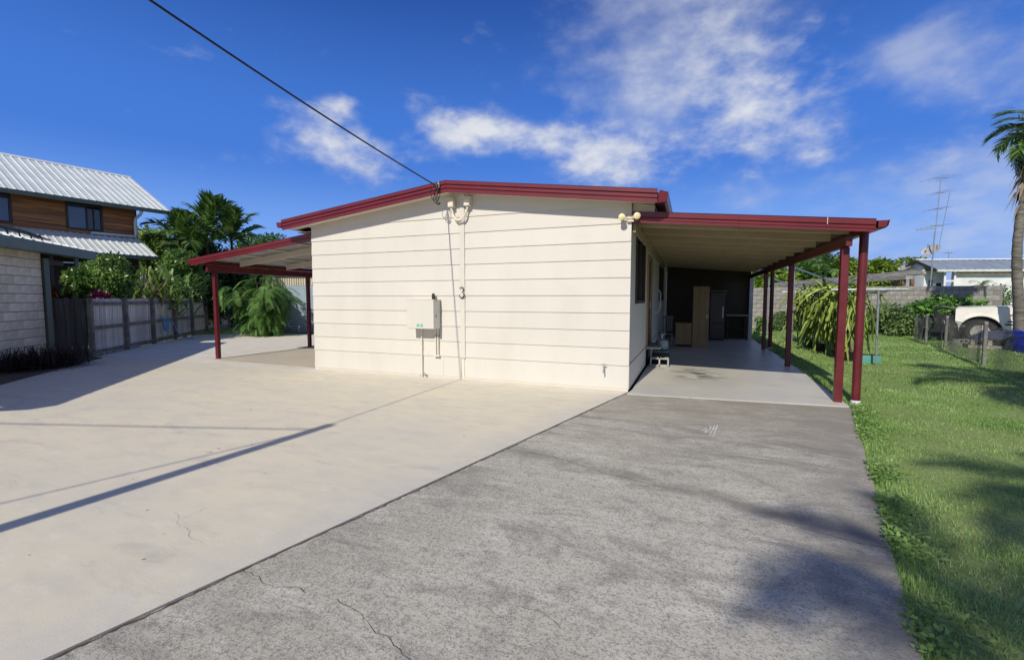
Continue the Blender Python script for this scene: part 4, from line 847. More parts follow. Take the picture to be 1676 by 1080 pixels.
ga0 = Q(aC + .12, wC + .12, 0); gd = (FS - ga0); gl = gd.length - .08; gd.normalize(); gn = Vector((gd.y, -gd.x, 0))
for i in range(8):
    p = ga0 + gd * (gl * (i + .5) / 8); MB().bar(p + Vector((0, 0, .05)), p + Vector((0, 0, 1.5 + random.uniform(-.012, .012))), gl / 8 - .008, .02, up=gn).build('paling', 'paling_dark', gt)
for z in (.35, 1.25): MB().bar(ga0 - gn * .035 + Vector((0, 0, z)), ga0 + gd * gl - gn * .035 + Vector((0, 0, z)), .04, .09).build('rail', 'paling_dark', gt)
MB().bar(ga0 + gd * (gl - .06) + gn * .018 + Vector((0, 0, 1.38)), ga0 + gd * gl + gn * .018 + Vector((0, 0, 1.38)), .02, .1).build('hinge', 'black_plastic', gt)
# hose hanging on the fence
hp = FS + FD * (2 * SP + .75) + FN * .03 + Vector((0, 0, .78)); hs = thing('garden_hose', 'blue garden hose coiled over the fence rail', 'hose', tuple(hp))
for k_ in range(4):
    MB().tube([hp + FN * (.03 + .018 * k_) + FD * ((.16 + .015 * k_) * math.sin(R(i * 20))) + Vector((0, 0, -.17 + (.2 + .012 * k_) * math.cos(R(i * 20)))) for i in range(19)], .014, 6).build('coil', 'hose_blue', hs, smooth=True)
MB().tube([hp + FN * .12 + FD * .1 + Vector((0, 0, 0)), hp + FN * .16 + FD * .3 + Vector((0, 0, -.12)), hp + FN * .22 + FD * .5 + Vector((0, 0, -.45)), hp + FN * .35 + FD * .75 + Vector((0, 0, -.74)), hp + FN * .6 + FD * .9 + Vector((0, 0, -.765))], .014, 6).build('tail', 'hose_blue', hs, smooth=True)

# shed with a roller door
SD = Vector((1.105, .434, 0)).normalized(); SN = Vector((-.434, 1.105, 0)).normalized(); S0 = Vector((-16.42, 14.75, 0))
S = lambda a, w, z: S0 + SD * a + SN * w + Vector((0, 0, z))
sh = thing('shed', 'cream metal shed with pale blue roller door behind lean-to', 'shed', tuple(S0))
for a0, a1, z0, z1 in ((-.75, 0, 0, 2.62), (0, 2.5, 2.05, 2.62), (2.5, 3.2, 0, 2.62)):
    n = max(1, round((a1 - a0) / .1)); m = MB()
    for i in range(n):
        b0 = a0 + (a1 - a0) * i / n; b1 = a0 + (a1 - a0) * (i + 1) / n; m.prism([S(b0 + .003, .04, z0), S(b0 + .02, 0, z0), S(b1 - .02, 0, z0), S(b1 - .003, .04, z0)], (0, 0, z1 - z0))
    m.build('cladding', 'shed_cream', sh)
MB().prism([S(-.74, .041, 0), S(3.19, .041, 0), S(3.19, .041, 2.6), S(-.74, .041, 2.6)], SN * .05).build('frame', 'shed_cream', sh)
door = None
for i in range(27):
    z = .02 + i * .075; o = MB().prism([S(.02, .035, z), S(2.48, .035, z), S(2.48, .005, z + .02), S(2.48, .005, z + .05), S(2.48, .035, z + .0745), S(.02, .035, z + .0745), S(.02, .005, z + .05), S(.02, .005, z + .02)][:1] + [S(.02, .005, z + .02), S(.02, .005, z + .055), S(.02, .035, z + .0745)], SD * 2.46).build('door_slat', 'roller_blue', sh)
MB().bar(S(.95, -.01, 1.0), S(1.2, -.01, 1.0), .03, .03).build('handle', 'black_plastic', sh)
MB().prism([S(-.85, -.12, 2.6), S(-.85, 4, 2.9), S(-.85, 4, 2.94), S(-.85, -.12, 2.66)], SD * 4.2).build('roof_sheet', 'burgundy', sh); MB().prism([S(-.85, -.16, 2.5), S(-.85, -.06, 2.5), S(-.85, -.06, 2.6), S(-.85, -.18, 2.6)], SD * 4.2).build('gutter', 'burgundy', sh)
MB().prism([S(-.74, .1, 0), S(-.74, 4, 0), S(-.74, 4, 2.85), S(-.74, .1, 2.6)], SD * .05).build('side_wall', 'shed_cream', sh)

# ------------------------------------------------------------ plants: builders
def limbs(m, base, top, r0, n, spread, g, lift=.5):
    base, top = Vector(base), Vector(top); k = 6
    bend = Vector((g.uniform(-.12, .12), g.uniform(-.12, .12), 0)) * (top - base).length
    pts = [base.lerp(top, i / k) + bend * math.sin(math.pi * i / k) * .5 for i in range(k + 1)]
    m.tube(pts, [r0 * (1 - .65 * i / k) for i in range(k + 1)], 7)
    for i in range(n):
        t = .35 + .6 * i / max(1, n - 1); p = base.lerp(top, t) + bend * math.sin(math.pi * t) * .5; a = g.uniform(0, 6.28); L = spread * g.uniform(.6, 1.05)
        q = p + Vector((math.cos(a) * L, math.sin(a) * L, L * lift * g.uniform(.5, 1.3))); mid = p.lerp(q, .5) + Vector((0, 0, L * .08))
        m.tube([p, mid, q], [r0 * .42, r0 * .28, r0 * .1], 5)
def tree(name, label, cat, c, r, base, leafm, n, L, k, cr, seed, barkm='trunk_brown', wr=.45, droop=.3, shell=.5, r0=.12, group=None, flat=.8, cname='crown'):
    t = thing(name, label, cat, tuple(base), group=group); g = random.Random(seed)
    m = MB(); limbs(m, (base[0], base[1], base[2] - .05), (c[0], c[1], c[2] + r[2] * .3), r0, 6, min(r[0], r[1]) * .8, g); m.build('trunk' if cat == 'tree' else 'stem', barkm, t, smooth=True)
    V, F = crown(clumps(c, r, k, cr, seed, flat), n, L, wr, droop, shell, seed + 1); npobj(cname, V, F, leafm, t)
    return t
def frond_mesh(L, n, ll, w, arch, droop, seed, m='leaf_palm', up=.6, fold=.35):
    """feather palm leaf along +X: arching midrib with leaflets both sides"""
    g = np.random.default_rng(seed); t = np.linspace(0, 1, 14); x = L * t * (1 - .18 * t * t); z = L * (up * t - arch * t * t)
    mid = np.stack([x, np.zeros_like(x), z], 1); V = []; F = []; o = 0
    mb = MB().tube([tuple(p) for p in mid], [max(.004, .022 * L / 2 * (1 - .85 * q)) for q in t], 4); V.append(np.array([tuple(v) for v in mb.v])); o = len(mb.v)
    quads = [f for f in mb.f if len(f) == 4]; F.append(np.array(quads))
    tt = np.linspace(.14, .99, n)
    for s in (-1, 1):
        p = np.stack([np.interp(tt, t, mid[:, i]) for i in range(3)], 1); tg = np.stack([np.gradient(np.interp(tt, t, mid[:, i])) for i in range(3)], 1); tg = unit(tg)
        a = tg * (.45 + .5 * tt[:, None]) + np.array([0, s * 1.0, 0]) * (1.05 - .45 * tt[:, None]) + np.array([0, 0, fold]) + g.normal(size=(n, 3)) * .09
        a = unit(a); ln = ll * np.sin(np.pi * (.12 + .8 * tt)) ** .6 * (1 + .15 * g.normal(size=n))
        side = unit(np.cross(a, np.array([[0, 0, 1.]]) + tg * .4)); w_ = w * np.ones(n)
        e1 = p + a * ln[:, None] * .5; e2 = p + a * ln[:, None] * .98; e1[:, 2] -= droop * ln * .12; e2[:, 2] -= droop * ln * .48
        A_ = np.stack([p - side * w_[:, None] * .35, p + side * w_[:, None] * .35, e1 + side * w_[:, None] * .5, e1 - side * w_[:, None] * .5, e2 + side * w_[:, None] * .08, e2 - side * w_[:, None] * .08], 1).reshape(-1, 3)
        k = o + np.arange(n)[:, None] * 6; V.append(A_); F.append(k + np.array([[0, 1, 2, 3]])); F.append(k + np.array([[3, 2, 4, 5]])); o += len(A_)
    return npmesh('frond', np.concatenate(V), np.concatenate(F), m)
FR = [frond_mesh(2.0, 34, .62, .045, .62, 1.0, i, up=u) for i, u in enumerate((.75, .55, .95, .4))]
FRW = [frond_mesh(1.7, 22, .75, .085, .55, .8, 20 + i, up=u) for i, u in enumerate((.8, .6, 1.0))]
def palm(name, label, base, h, nf, meshes, scale, seed, lean=(0, 0), r0=.11, trunkm='trunk_grey', group=None, thatch=0, el=(-.5, .9), kink=0.0):
    t = thing(name, label, 'palm', tuple(base), group=group); g = random.Random(seed); b = Vector(base); top = b + Vector((lean[0], lean[1], h))
    n = 16; pts = [b.lerp(top, i / n) + Vector((kink * math.sin(math.pi * i / n) ** 2, kink * .4 * math.sin(math.pi * i / n), 0)) for i in range(n + 1)]; pts[0].z -= .15
    MB().tube([p for q in zip(pts, pts[1:]) for p in (q[0], q[0].lerp(q[1], .06))] + [pts[-1]], [r0 * (1.15 - .4 * (i // 2) / n) * (1.06 if i % 2 else .97) for i in range(2 * n + 1)], 10).build('trunk', trunkm, t, smooth=True)
    for i in range(nf):
        az = 2.4 * i + g.uniform(-.25, .25); q = i / max(1, nf - 1); tilt = el[1] + (el[0] - el[1]) * q + g.uniform(-.12, .12); s = scale * g.uniform(.85, 1.1)
        o = inst('frond', meshes[i % len(meshes)], t, top + Vector((0, 0, .1 - .25 * q)), (g.uniform(-.35, .35), -tilt, az), (s, s, s))
    if thatch:
        gg = np.random.default_rng(seed); n = 260; th = gg.random(n) * 6.28; zz_ = -gg.random(n) * thatch; rr = r0 * .8
        Pp = np.stack([top.x + rr * np.cos(th), top.y + rr * np.sin(th), top.z + zz_], 1); ax = np.stack([np.cos(th) * .3, np.sin(th) * .3, -np.ones(n)], 1) + gg.normal(size=(n, 3)) * .16
        V, F = leaf_arrays(Pp, ax, np.stack([np.cos(th), np.sin(th), np.zeros(n)], 1), .45 + .5 * gg.random(n), .06 + .06 * gg.random(n)); npobj('dead_fronds', V, F, 'thatch', t)
    return t
def strap_plant(name, label, cat, base, n, L, w, leafm, seed, spread=.5, stiff=.6, group=None, pieces=True, tall=0):
    """clump of long strap leaves arching from the base"""
    t = thing(name, label, cat, tuple(base), group=group); g = np.random.default_rng(seed); V = []; F = []; o = 0
    for i in range(n):
        az = g.random() * 6.28; el = stiff + (1.45 - stiff) * g.random(); l = L * (.6 + .55 * g.random()); d = np.array([math.cos(az) * math.cos(el), math.sin(az) * math.cos(el), math.sin(el)]); s = np.array([-math.sin(az), math.cos(az), 0])
        b = np.array(base) + np.array([g.normal() * spread * .35, g.normal() * spread * .35, tall * g.random()]); pts = []
        for k in range(5):
            u = k / 4; p = b + d * l * u; p[2] -= l * .42 * u * u * (1.2 - stiff * .5); ww = w * (.35 + 1.3 * u * (1 - u) * 2) * (1 - .9 * (u > .99)); pts += [p - s * ww * .5, p + s * ww * .5]
        V.append(np.array(pts)); F += [[o + 2 * k, o + 2 * k + 1, o + 2 * k + 3, o + 2 * k + 2] for k in range(4)]; o += 10
    npobj('leaves', np.concatenate(V), np.array(F), leafm, t); return t
def mix(p, *a): return tuple(np.array(p) + np.array(a))

# ------------------------------------------------------------ plants on the left
for i, (x, d, n, lab) in enumerate([(18, 9.25, 260, 'dark purple fountain grass clump nearest left edge'), (58, 9.6, 260, 'dark purple fountain grass clump in middle of bed by garage'), (96, 10.05, 200, 'dark purple fountain grass clump next to the gate')]):
    b = bear(x, d, 0); strap_plant('fountain_grass', lab, 'grass clump', b, n * 2, .85, .012, 'leaf_purple', 60 + i, .55, .35, 'fountain grass clumps by garage')
struct(MB().prism([Q(2.2, .5, -.1), Q(aC + .3, .5, -.1), Q(aC + .1, -.55, -.1), Q(3.0, -.75, -.1)], (0, 0, .125)).build('garden_bed', 'mulch'))
strap_plant('croton', 'dark red leaved shrub over the gate beside garage', 'shrub', bear(97, 13.2, .9), 46, 1.0, .14, 'leaf_croton', 70, .5, .5, tall=.5)
strap_plant('bromeliad', 'dry tan strap leaves above the gate', 'plant', bear(125, 13.6, .9), 26, .9, .05, 'leaf_straw', 71, .6, .3, tall=.3)
def bush(name, label, x, y0, y1, d, hw, leafm, n, L, seed, cat='shrub', k=14, dy=None, wr=.45, group=None, droop=.3, cr=.5, shell=.5):
    c = bear(x, d, (ht(y0, d) + ht(y1, d)) / 2); r = (hw / F_ * d, dy or hw / F_ * d * .7, (ht(y0, d) - ht(y1, d)) / 2)
    return tree(name, label, cat, c, r, (c[0], c[1], 0), leafm, n, L, k, cr * min(r[0], r[2]), seed, wr=wr, r0=.05 if cat == 'shrub' else .12, group=group, droop=droop, shell=shell)
bush('glossy_bush', 'rounded glossy green bush behind the fence under metal roof', 168, 424, 510, 14.2, 50, 'leaf_glossy', 13000, .105, 101, k=24, cr=.45)
bush('low_bush', 'low yellow-green bush behind gate beside the glossy bush', 128, 452, 512, 13.6, 22, 'leaf_glossy', 1600, .13, 102, k=8)
bush('flowering_shrub', 'pink flowering shrub peeping over the paling fence', 169, 474, 500, 13.1, 17, 'petal_pink', 420, .09, 103, k=8)
bush('yellow_flowers', 'small yellow flowers over the fence below ginger leaves', 227, 474, 500, 15.0, 9, 'petal_yellow', 60, .08, 104, k=5)
strap_plant('ginger_plant', 'tall pale green ginger clump leaning over the fence', 'shrub', bear(262, 16.6, .8), 260, 1.4, .10, 'leaf_ginger', 105, 1.5, .45, tall=1.25)
strap_plant('dry_reed', 'straw coloured reed stalks left of the ginger clump', 'shrub', bear(236, 15.6, 1.0), 60, 1.2, .045, 'leaf_straw', 106, .9, .4, tall=.9)
bush('round_tree', 'bright leafy tree behind ginger clump', 300, 402, 500, 19, 38, 'leaf_glossy', 11000, .13, 107, cat='tree', k=22, cr=.45)
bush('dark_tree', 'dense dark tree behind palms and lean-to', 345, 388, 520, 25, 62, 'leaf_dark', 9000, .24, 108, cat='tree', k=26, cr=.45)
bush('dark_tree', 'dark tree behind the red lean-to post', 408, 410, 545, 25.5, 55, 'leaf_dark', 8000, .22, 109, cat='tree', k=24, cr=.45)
bush('distant_tree', 'pale green tree between timber house and palms', 262, 372, 470, 32, 32, 'leaf_mango', 4500, .3, 110, cat='tree', k=18, cr=.5)
bush('distant_tree', 'fine leaved green tree above lean-to roof', 440, 372, 480, 34, 55, 'leaf_green_tree', 9000, .28, 111, cat='tree', k=30, cr=.4)
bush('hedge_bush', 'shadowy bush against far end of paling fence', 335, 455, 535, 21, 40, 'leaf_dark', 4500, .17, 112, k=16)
for x, y, d, h_, nf, sc, lab in [(345, 380, 22.5, 0, 18, 1.1, 'tallest palm behind the fence with upright fronds'), (300, 388, 20.5, 0, 15, .85, 'palm behind fence nearest the timber house'), (385, 388, 24.5, 0, 16, 1.15, 'palm behind fence nearest the lean-to roof'), (322, 412, 20.6, 0, 12, .85, 'short palm low between taller palms behind fence')]:
    palm('palm', lab, tuple(bear(x, d, 0)), ht(y, d) - .2, nf, FRW, sc, x, r0=.07, trunkm='trunk_brown', group='palms behind the fence', el=(-.35, 1.25))
MB_ = tag(MB().tube([tuple(bear(282, 22, 0)), tuple(bear(281, 22, ht(367, 22)))], .09, 8).build('vent_pipe', 'trim_green', smooth=True), 'dark green pipe standing behind timber house', 'pipe')
# feathery bush before the shed
fb = thing('feathery_bush', 'feathery green bush hanging beside the shed roller door', 'shrub', tuple(bear(428, 18.2, 0)))
m = MB(); gfb = random.Random(4); fc = bear(428, 18.3, 0); tipz = ht(440, 18.3)
stems = []
for i in range(30):
    a = gfb.uniform(0, 6.28); rr = gfb.uniform(.2, 1.25); top = Vector((fc[0] + rr * 1.15 * math.cos(a), fc[1] + rr * 1.0 * math.sin(a), tipz * gfb.uniform(.55, 1.0) * (1.02 - .25 * rr))); b = Vector((fc[0] + gfb.uniform(-.15, .15), fc[1] + gfb.uniform(-.15, .15), -.05)); mid = b.lerp(top, .6) + Vector((0, 0, .35)); m.tube([b, mid, top], [.03, .018, .006], 5); stems.append((b, mid, top))
m.build('stem', 'trunk_brown', fb, smooth=True)
FRF = [frond_mesh(.7, 30, .15, .018, .9, .9, 40 + i, m='leaf_fern', up=.35) for i in range(3)]
for i in range(560):
    b, mid, top = stems[i % 30]; u = gfb.uniform(.12, 1); p = b.lerp(mid, u / .6) if u < .6 else mid.lerp(top, (u - .6) / .4); s = gfb.uniform(.75, 1.25); az = math.atan2(top.y - fc[1], top.x - fc[0]) + gfb.uniform(-1.3, 1.3)
    inst('spray', FRF[i % 3], fb, p, (gfb.uniform(-.5, .5), gfb.uniform(-.5, .35), az), (s, s, s))

# ------------------------------------------------------------ right side: trellis and dragon fruit
tr = thing('pipe_trellis', 'galvanised pipe trellis holding up the dragon fruit', 'trellis', (3.8, 12.5, 0))
def pipe(*pts, r=.022): MB().tube(pts, r, 8).build('pipe', 'galv', tr, smooth=True)
pipe((3.93, 12.5, -.1), (3.90, 12.5, 1.66)); pipe((3.0, 12.5, 1.69), (4.42, 12.48, 1.69), r=.026); pipe((3.35, 18.6, -.1), (3.35, 18.6, 1.7)); pipe((4.05, 18.6, -.1), (4.05, 18.6, 1.7)); pipe((3.0, 18.6, 1.72), (4.4, 18.6, 1.72)); pipe((3.35, 15.5, -.1), (3.35, 15.5, 1.7)); pipe((4.05, 15.5, -.1), (4.05, 15.5, 1.7))
pipe((3.35, 12.52, 1.64), (3.35, 18.6, 1.66)); pipe((4.05, 12.52, 1.64), (4.05, 18.6, 1.66)); pipe((3.4, 12.6, 1.73), (3.08, 17.0, 2.47)); pipe((3.08, 17.0, -.1), (3.08, 17.02, 2.47)); pipe((3.7, 19, 1.86), (2.92, 21, 2.32)); pipe((2.92, 21, -.1), (2.92, 21, 2.32)); pipe((3.7, 19, -.1), (3.7, 19, 1.86))
def cactus_stem(seed, L, w, droop):
    g = random.Random(seed); m = MB(); pts = []; n = 10; p = Vector((0, 0, 0)); el = .75 - .5 * (droop > .6) + (.5 if droop < .3 else 0)
    for i in range(n + 1):
        pts.append(tuple(p)); el -= droop * (.8 if i < 3 else .2); el = max(el, -1.53); p = p + Vector((math.cos(el), g.uniform(-.12, .12), math.sin(el))) * (L / n)
    for k in range(3):                       # three wings
        a = k * 2.09 + seed; V = []; F = []
        c, s = math.cos(a), math.sin(a)
        for i, p in enumerate(pts):
            wv = w * (.72 + .28 * math.sin(i * 2.2 + k)) * (1 - .75 * (i / n) ** 4); V += [Vector(p), Vector(p) + (Vector((c * wv, s * wv, 0)) if i > 4 and droop > .5 else Vector((.25 * c * wv, s * wv, c * wv)))]
        m.add(V, [(2 * i, 2 * i + 1, 2 * i + 3, 2 * i + 2) for i in range(n)])
    me = bpy.data.meshes.new('stem'); me.from_pydata([tuple(v) for v in m.v], [], m.f); me.materials.append(MATS['cactus']); return me
CS = [cactus_stem(i, L, w, dr) for i, (L, w, dr) in enumerate([(.9, .06, .5), (1.25, .05, 1.1), (1.6, .048, 1.4), (.6, .06, .25), (1.2, .05, 1.25), (.85, .055, .8)])]
for i, (y, lab) in enumerate([(13.15, 'dragon fruit cactus at near end of trellis with longest arms'), (14.1, 'second dragon fruit cactus from near end of trellis'), (15.3, 'middle dragon fruit cactus under the pipe trellis'), (16.5, 'second dragon fruit cactus from far end of trellis'), (17.7, 'dragon fruit cactus at far end of the trellis row')]):
    g = random.Random(90 + i); x = 3.62 + g.uniform(-.08, .08); t = thing('dragon_fruit_cactus', lab, 'cactus', (x, y, .1), group='dragon fruit on trellis')
    for j in range(3): MB().tube([(x + g.uniform(-.1, .1), y + g.uniform(-.1, .1), .1), (x + g.uniform(-.12, .12), y + g.uniform(-.1, .1), .8), (x + g.uniform(-.3, .3), y + g.uniform(-.2, .2), 1.7)], [.03, .028, .025], 6).build('main_stem', 'trunk_brown' if j else 'cactus', t)
    for j in range(84):
        az = g.uniform(0, 6.28); far = g.random() < .84; p = Vector((x + g.uniform(-.3, .3), y + g.uniform(-.55, .55), 1.7 + g.uniform(-.45, .12))); s = g.uniform(.7, 1.1) * (.8 if i == 0 else 1)
        inst('arm', CS[g.choice((1, 2, 4, 5)) if far else g.choice((0, 3, 5))], t, p, (g.uniform(-.3, .3), g.uniform(-.35, .35), az), (s, s, s))
def pot(label, x, y, r, h, m, group, sq=False):
    t = thing('plant_pot', label, 'pot', (x, y, 0), group=group)
    if sq: MB().box(x - r, x + r, y - r * .6, y + r * .6, -.02, h).build('tub', m, t, bevel=.01); MB().box(x - r + .02, x + r - .02, y - r * .6 + .02, y + r * .6 - .02, h, h + .01).build('soil', 'black_soil', t)
    else: MB().lathe([(r * .75, -.02), (r, h), (r * 1.06, h), (r * 1.06, h - .03)][:3], (x, y, 0), 14).build('tub', m, t, smooth=True); MB().lathe([(r * .9, h), (r * .9, h + .008)], (x, y, 0), 12).build('soil', 'black_soil', t)
for x, y, r, h, m_, lab, sq in [(3.92, 12.95, .21, .17, 'teal_plastic', 'teal rectangular tub at near end of trellis', True), (3.62, 13.25, .17, .2, 'black_plastic', 'black pot second from near end of trellis', False), (3.5, 13.8, .17, .17, 'black_plastic', 'black pot third from near end of trellis', False), (3.55, 14.5, .12, .25, 'teal_plastic', 'slim teal pot midway along the trellis row', False), (3.5, 15.2, .17, .2, 'black_plastic', 'black pot just beyond slim teal pot', False), (3.5, 16.0, .17, .2, 'black_plastic', 'black pot third from far end of trellis', False), (3.55, 16.8, .17, .2, 'black_plastic', 'black pot second from far end of trellis', False), (3.55, 17.6, .15, .2, 'teal_plastic', 'teal round pot at far end of trellis', False)]:
    pot(lab, x, y, r, h, m_, 'pots under the trellis', sq)

# ------------------------------------------------------------ block wall at the back
bw = thing('block_wall', 'long grey concrete block wall across the back of the lawn', 'wall', (4, 24.65, 0))
B0 = Vector((-1.6, 25.45, 0)); B1 = Vector((11.35, 23.62, 0)); BD = (B1 - B0).normalized(); BN = Vector((-BD.y, BD.x, 0)); BL = (B1 - B0).length; bang = math.atan2(BD.y, BD.x)
MB().prism([B0 + BN * .02, B1 + BN * .02, B1 + BN * .02 + Vector((0, 0, 1.985)), B0 + BN * .02 + Vector((0, 0, 1.985))], BN * .16).build('wall_core', 'mortar_grey', bw)
gbk = mesh_only(MB().box(-.193, .193, -.05, .05, -.0935, .0935), 'block', 'block_grey', bevel=.006)
cnt = 0
for r_ in range(10):
    for c in range(32):
        a = .2 + c * .4 + (.2 if r_ % 2 else 0)
        if a > BL - .15 or cnt >= 300 or a < .9 : continue
        p = B0 + BD * a + BN * .055 + Vector((0, 0, .1 + r_ * .2)); inst('block', gbk, bw, p, (0, 0, bang)); cnt += 1
# shrubs before the wall
bush('wall_shrub', 'grey-green shrub at foot of block wall behind trellis', 1395, 505, 552, 19.5, 36, 'leaf_shrub', 2600, .12, 201, k=14, dy=.6)
bush('wall_shrub', 'bushy green shrub right of the pipe trellis', 1465, 497, 556, 18.6, 36, 'leaf_shrub', 4200, .13, 202, k=16, dy=.7)
bush('wall_shrub', 'leafy shrub at block wall seen through carport posts', 1290, 512, 548, 21, 48, 'leaf_shrub', 2600, .12, 203, k=14, dy=.5)
bush('vine_mound', 'thick mound of bright green vine over the block wall', 1540, 483, 552, 18.2, 52, 'leaf_vine', 7000, .14, 204, k=22, dy=.8, wr=.8, cr=.5)
bush('wall_shrub', 'tall sparse shrub against right end of block wall', 1610, 472, 540, 19.6, 46, 'leaf_shrub', 4200, .13, 205, k=18, dy=.7)
bush('wall_sapling', 'thin weedy sapling beside pipe trellis before the wall', 1447, 490, 540, 20.5, 10, 'leaf_shrub', 300, .12, 206, k=6)
bush('wall_sapling', 'small weed growing at carport end of block wall', 1243, 515, 552, 19.0, 8, 'leaf_vine', 260, .12, 207, k=5)
def banana_leaf(L, w, seed):
    g = random.Random(seed); V = []; F = []; n = 9
    for i in range(n + 1):
        u = i / n; x = L * u; z = L * (.12 * math.sin(u * 2.4) - .1 * u * u); ww = w * math.sin(math.pi * min(1, .06 + u * .93)) ** .6; V += [(x, -ww, z + .3 * ww), (x, 0, z), (x, ww, z + .3 * ww)]
    for i in range(n): F += [(3 * i, 3 * i + 1, 3 * i + 4, 3 * i + 3), (3 * i + 1, 3 * i + 2, 3 * i + 5, 3 * i + 4)]
    me = bpy.data.meshes.new('leaf'); me.from_pydata(V, [], F); me.materials.append(MATS['leaf_banana']); return me
BLF = banana_leaf(1.15, .17, 1)
bb = bear(1578, 18.0, 0); bn_ = thing('banana_plant', 'young banana plant with broad pale green leaves behind the wreck', 'plant', tuple(bb))
MB().tube([(bb[0], bb[1], -.05), (bb[0], bb[1], .8)], [.08, .06], 8).build('stem', 'leaf_banana', bn_)
for az, el, s in ((R(40), 1.25, .85), (R(15), .72, 1.05), (R(190), .35, .9), (R(280), .6, .7), (R(100), .9, .8), (R(150), .25, .6)): inst('leaf', BLF, bn_, (bb[0], bb[1], .75), (0, -el, az), (s, s, s))
palm('cycad', 'spiky little palm showing above the block wall', tuple(bear(1602, 24.5, 0)), ht(470, 24.5), 22, FRF, .9, 77, r0=.08, el=(-.1, 1.0))
# mango-like trees behind the wall
for i, (x, y0, y1, d, hw, n, lm, lab) in enumerate([(1432, 419, 500, 44, 34, 9000, 'leaf_mango', 'yellow-green tree above the wall right of round post'), (1378, 419, 500, 45, 32, 9000, 'leaf_mango', 'yellow-green tree above the wall left of round post'), (1318, 422, 500, 46, 34, 9000, 'leaf_green_tree', 'darker green tree above the wall between carport posts'), (1262, 432, 500, 46, 36, 9000, 'leaf_mango', 'yellow-green tree seen under far end of carport'), (1490, 416, 500, 50, 24, 5000, 'leaf_mango', 'small rounded tree beside the satellite dish')]):
    bush('mango_tree', lab, x, y0, y1, d, hw, lm, n, .42, 300 + i, cat='tree', k=30, cr=.36, group='trees behind the block wall', shell=.35)
palm('palm', 'distant palm tuft over the block wall between tree crowns', tuple(bear(1347, 40, 0)), ht(440, 40), 12, FRW, 1.1, 55, r0=.1)

# old pergola beams
pg = thing('pergola', 'weathered timber pergola beams beyond the block wall', 'pergola', tuple(bear(1490, 25.5, 0)))
for k_, (z, w_) in enumerate(((2.92, .30), (2.62, .2))):
    a = Vector(bear(1506 - k_ * 26, 25, z)); b = Vector(bear(1262, 42, z - .2)); MB().bar(a, b, .14, w_).build('beam', 'timber_old', pg, bevel=.01)
a = Vector(bear(1508, 24.85, 2.86)); MB().bar(a, Vector(bear(1420, 28.6, 2.78)), .16, .14).build('beam', 'timber_old', pg, bevel=.01)
for x in (1462, 1474, 1488): d = 25.4 + (1490 - x) * .06; MB().bar(bear(x, d, -.1), bear(x, d, 2.56), .19, .16, up=(1, 0, 0)).build('post', 'timber_red', pg)
for x, d in ((1400, 30.4), (1330, 36), (1275, 40)): MB().bar(bear(x, d, -.1), bear(x, d, 2.4), .16, .16, up=(1, 0, 0)).build('post', 'timber_red', pg)

# white house far right
wo_ = Vector(bear(1556, 28, 0)); wx = Vector((.955, .296, 0)).normalized(); wn = Vector((-wx.y, wx.x, 0))
H = lambda a, w, z: wo_ + wx * a + wn * w + Vector((0, 0, z))
wh = thing('white_house', 'low white block house with grey metal roof beyond wall', 'house', tuple(wo_))
ZW, ZRW, WR = 3.24, 3.92, 1.3
MB().prism([H(0, 0, -.1), H(11, 0, -.1), H(11, 0, 2.98), H(0, 0, 2.98)], wn * .2).build('front_wall', 'white_block', wh)
MB().prism([H(0, -.02, 2.985), H(11, -.02, 2.985), H(11, -.02, 3.17), H(0, -.02, 3.17)], wn * .2).build('frieze_board', 'ply', wh)
MB().prism([H(-1.15, .75, -.1), H(0, .75, -.1), H(0, .75, 3.2), H(-1.15, .75, 3.2)], wn * .12).build('porch_wall', 'white_paint', wh)
MB().prism([H(-1.15, .88, -.1), H(-1.15, 2.4, -.1), H(-1.15, 2.4, 3.3), H(-1.15, WR, ZRW - .1), H(-1.15, .88, 3.55)], wx * .1).build('gable_wall', 'white_paint', wh)
for a0, a1, z0, z1 in ((-.95, -.62, .0, 2.72), (-.5, -.1, 1.3, 2.5)):
    w = MB().prism([H(a0, .71, z0), H(a1, .71, z0), H(a1, .71, z1), H(a0, .71, z1)], wn * .03).build('window', 'white_paint', wh); MB().prism([H(a0 + .05, .69, z0 + .05), H(a1 - .05, .69, z0 + .05), H(a1 - .05, .69, z1 - .05), H(a0 + .05, .69, z1 - .05)], wn * .01).build('pane', 'glass_dark', w)
for a in (-.62, -.05): MB().bar(H(a, -.1, -.1), H(a, -.1, 3.1), .09, .09, up=(1, 0, 0)).build('porch_post', 'white_paint', wh)
MB().bar(H(-.6, -.1, 2.55), H(-.08, -.1, 2.55), .07, .11).build('porch_rail', 'white_paint', wh)
sheet_run(H(-1.28, -.3, ZW), H(11.3, -.3, ZW), H(-1.28, WR, ZRW), H(11.3, WR, ZRW), 'roof_sheet', 'grey_roof', wh, pitch=.4, rib=.04, ribw=.1, sheetw=1.6)
sheet_run(H(-1.28, 2.9, ZW), H(11.3, 2.9, ZW), H(-1.28, WR, ZRW), H(11.3, WR, ZRW), 'roof_sheet', 'grey_roof', wh, pitch=.8, sheetw=3)
MB().prism([H(-1.28, -.31, ZW - .15), H(-1.28, -.41, ZW - .15), H(-1.28, -.43, ZW - .01), H(-1.28, -.31, ZW - .01)], wx * 12.6).build('gutter', 'white_paint', wh); MB().prism([H(-1.28, WR - .13, ZRW + .0), H(-1.28, WR, ZRW + .08), H(-1.28, WR + .13, ZRW + .0)], wx * 12.6).build('ridge_cap', 'white_paint', wh)
MB().prism([H(-1.34, -.34, ZW - .17), H(-1.34, WR, ZRW - .16), H(-1.34, WR, ZRW + .02), H(-1.34, -.34, ZW + .02)], wx * .05).build('barge_board', 'dark_timber', wh)
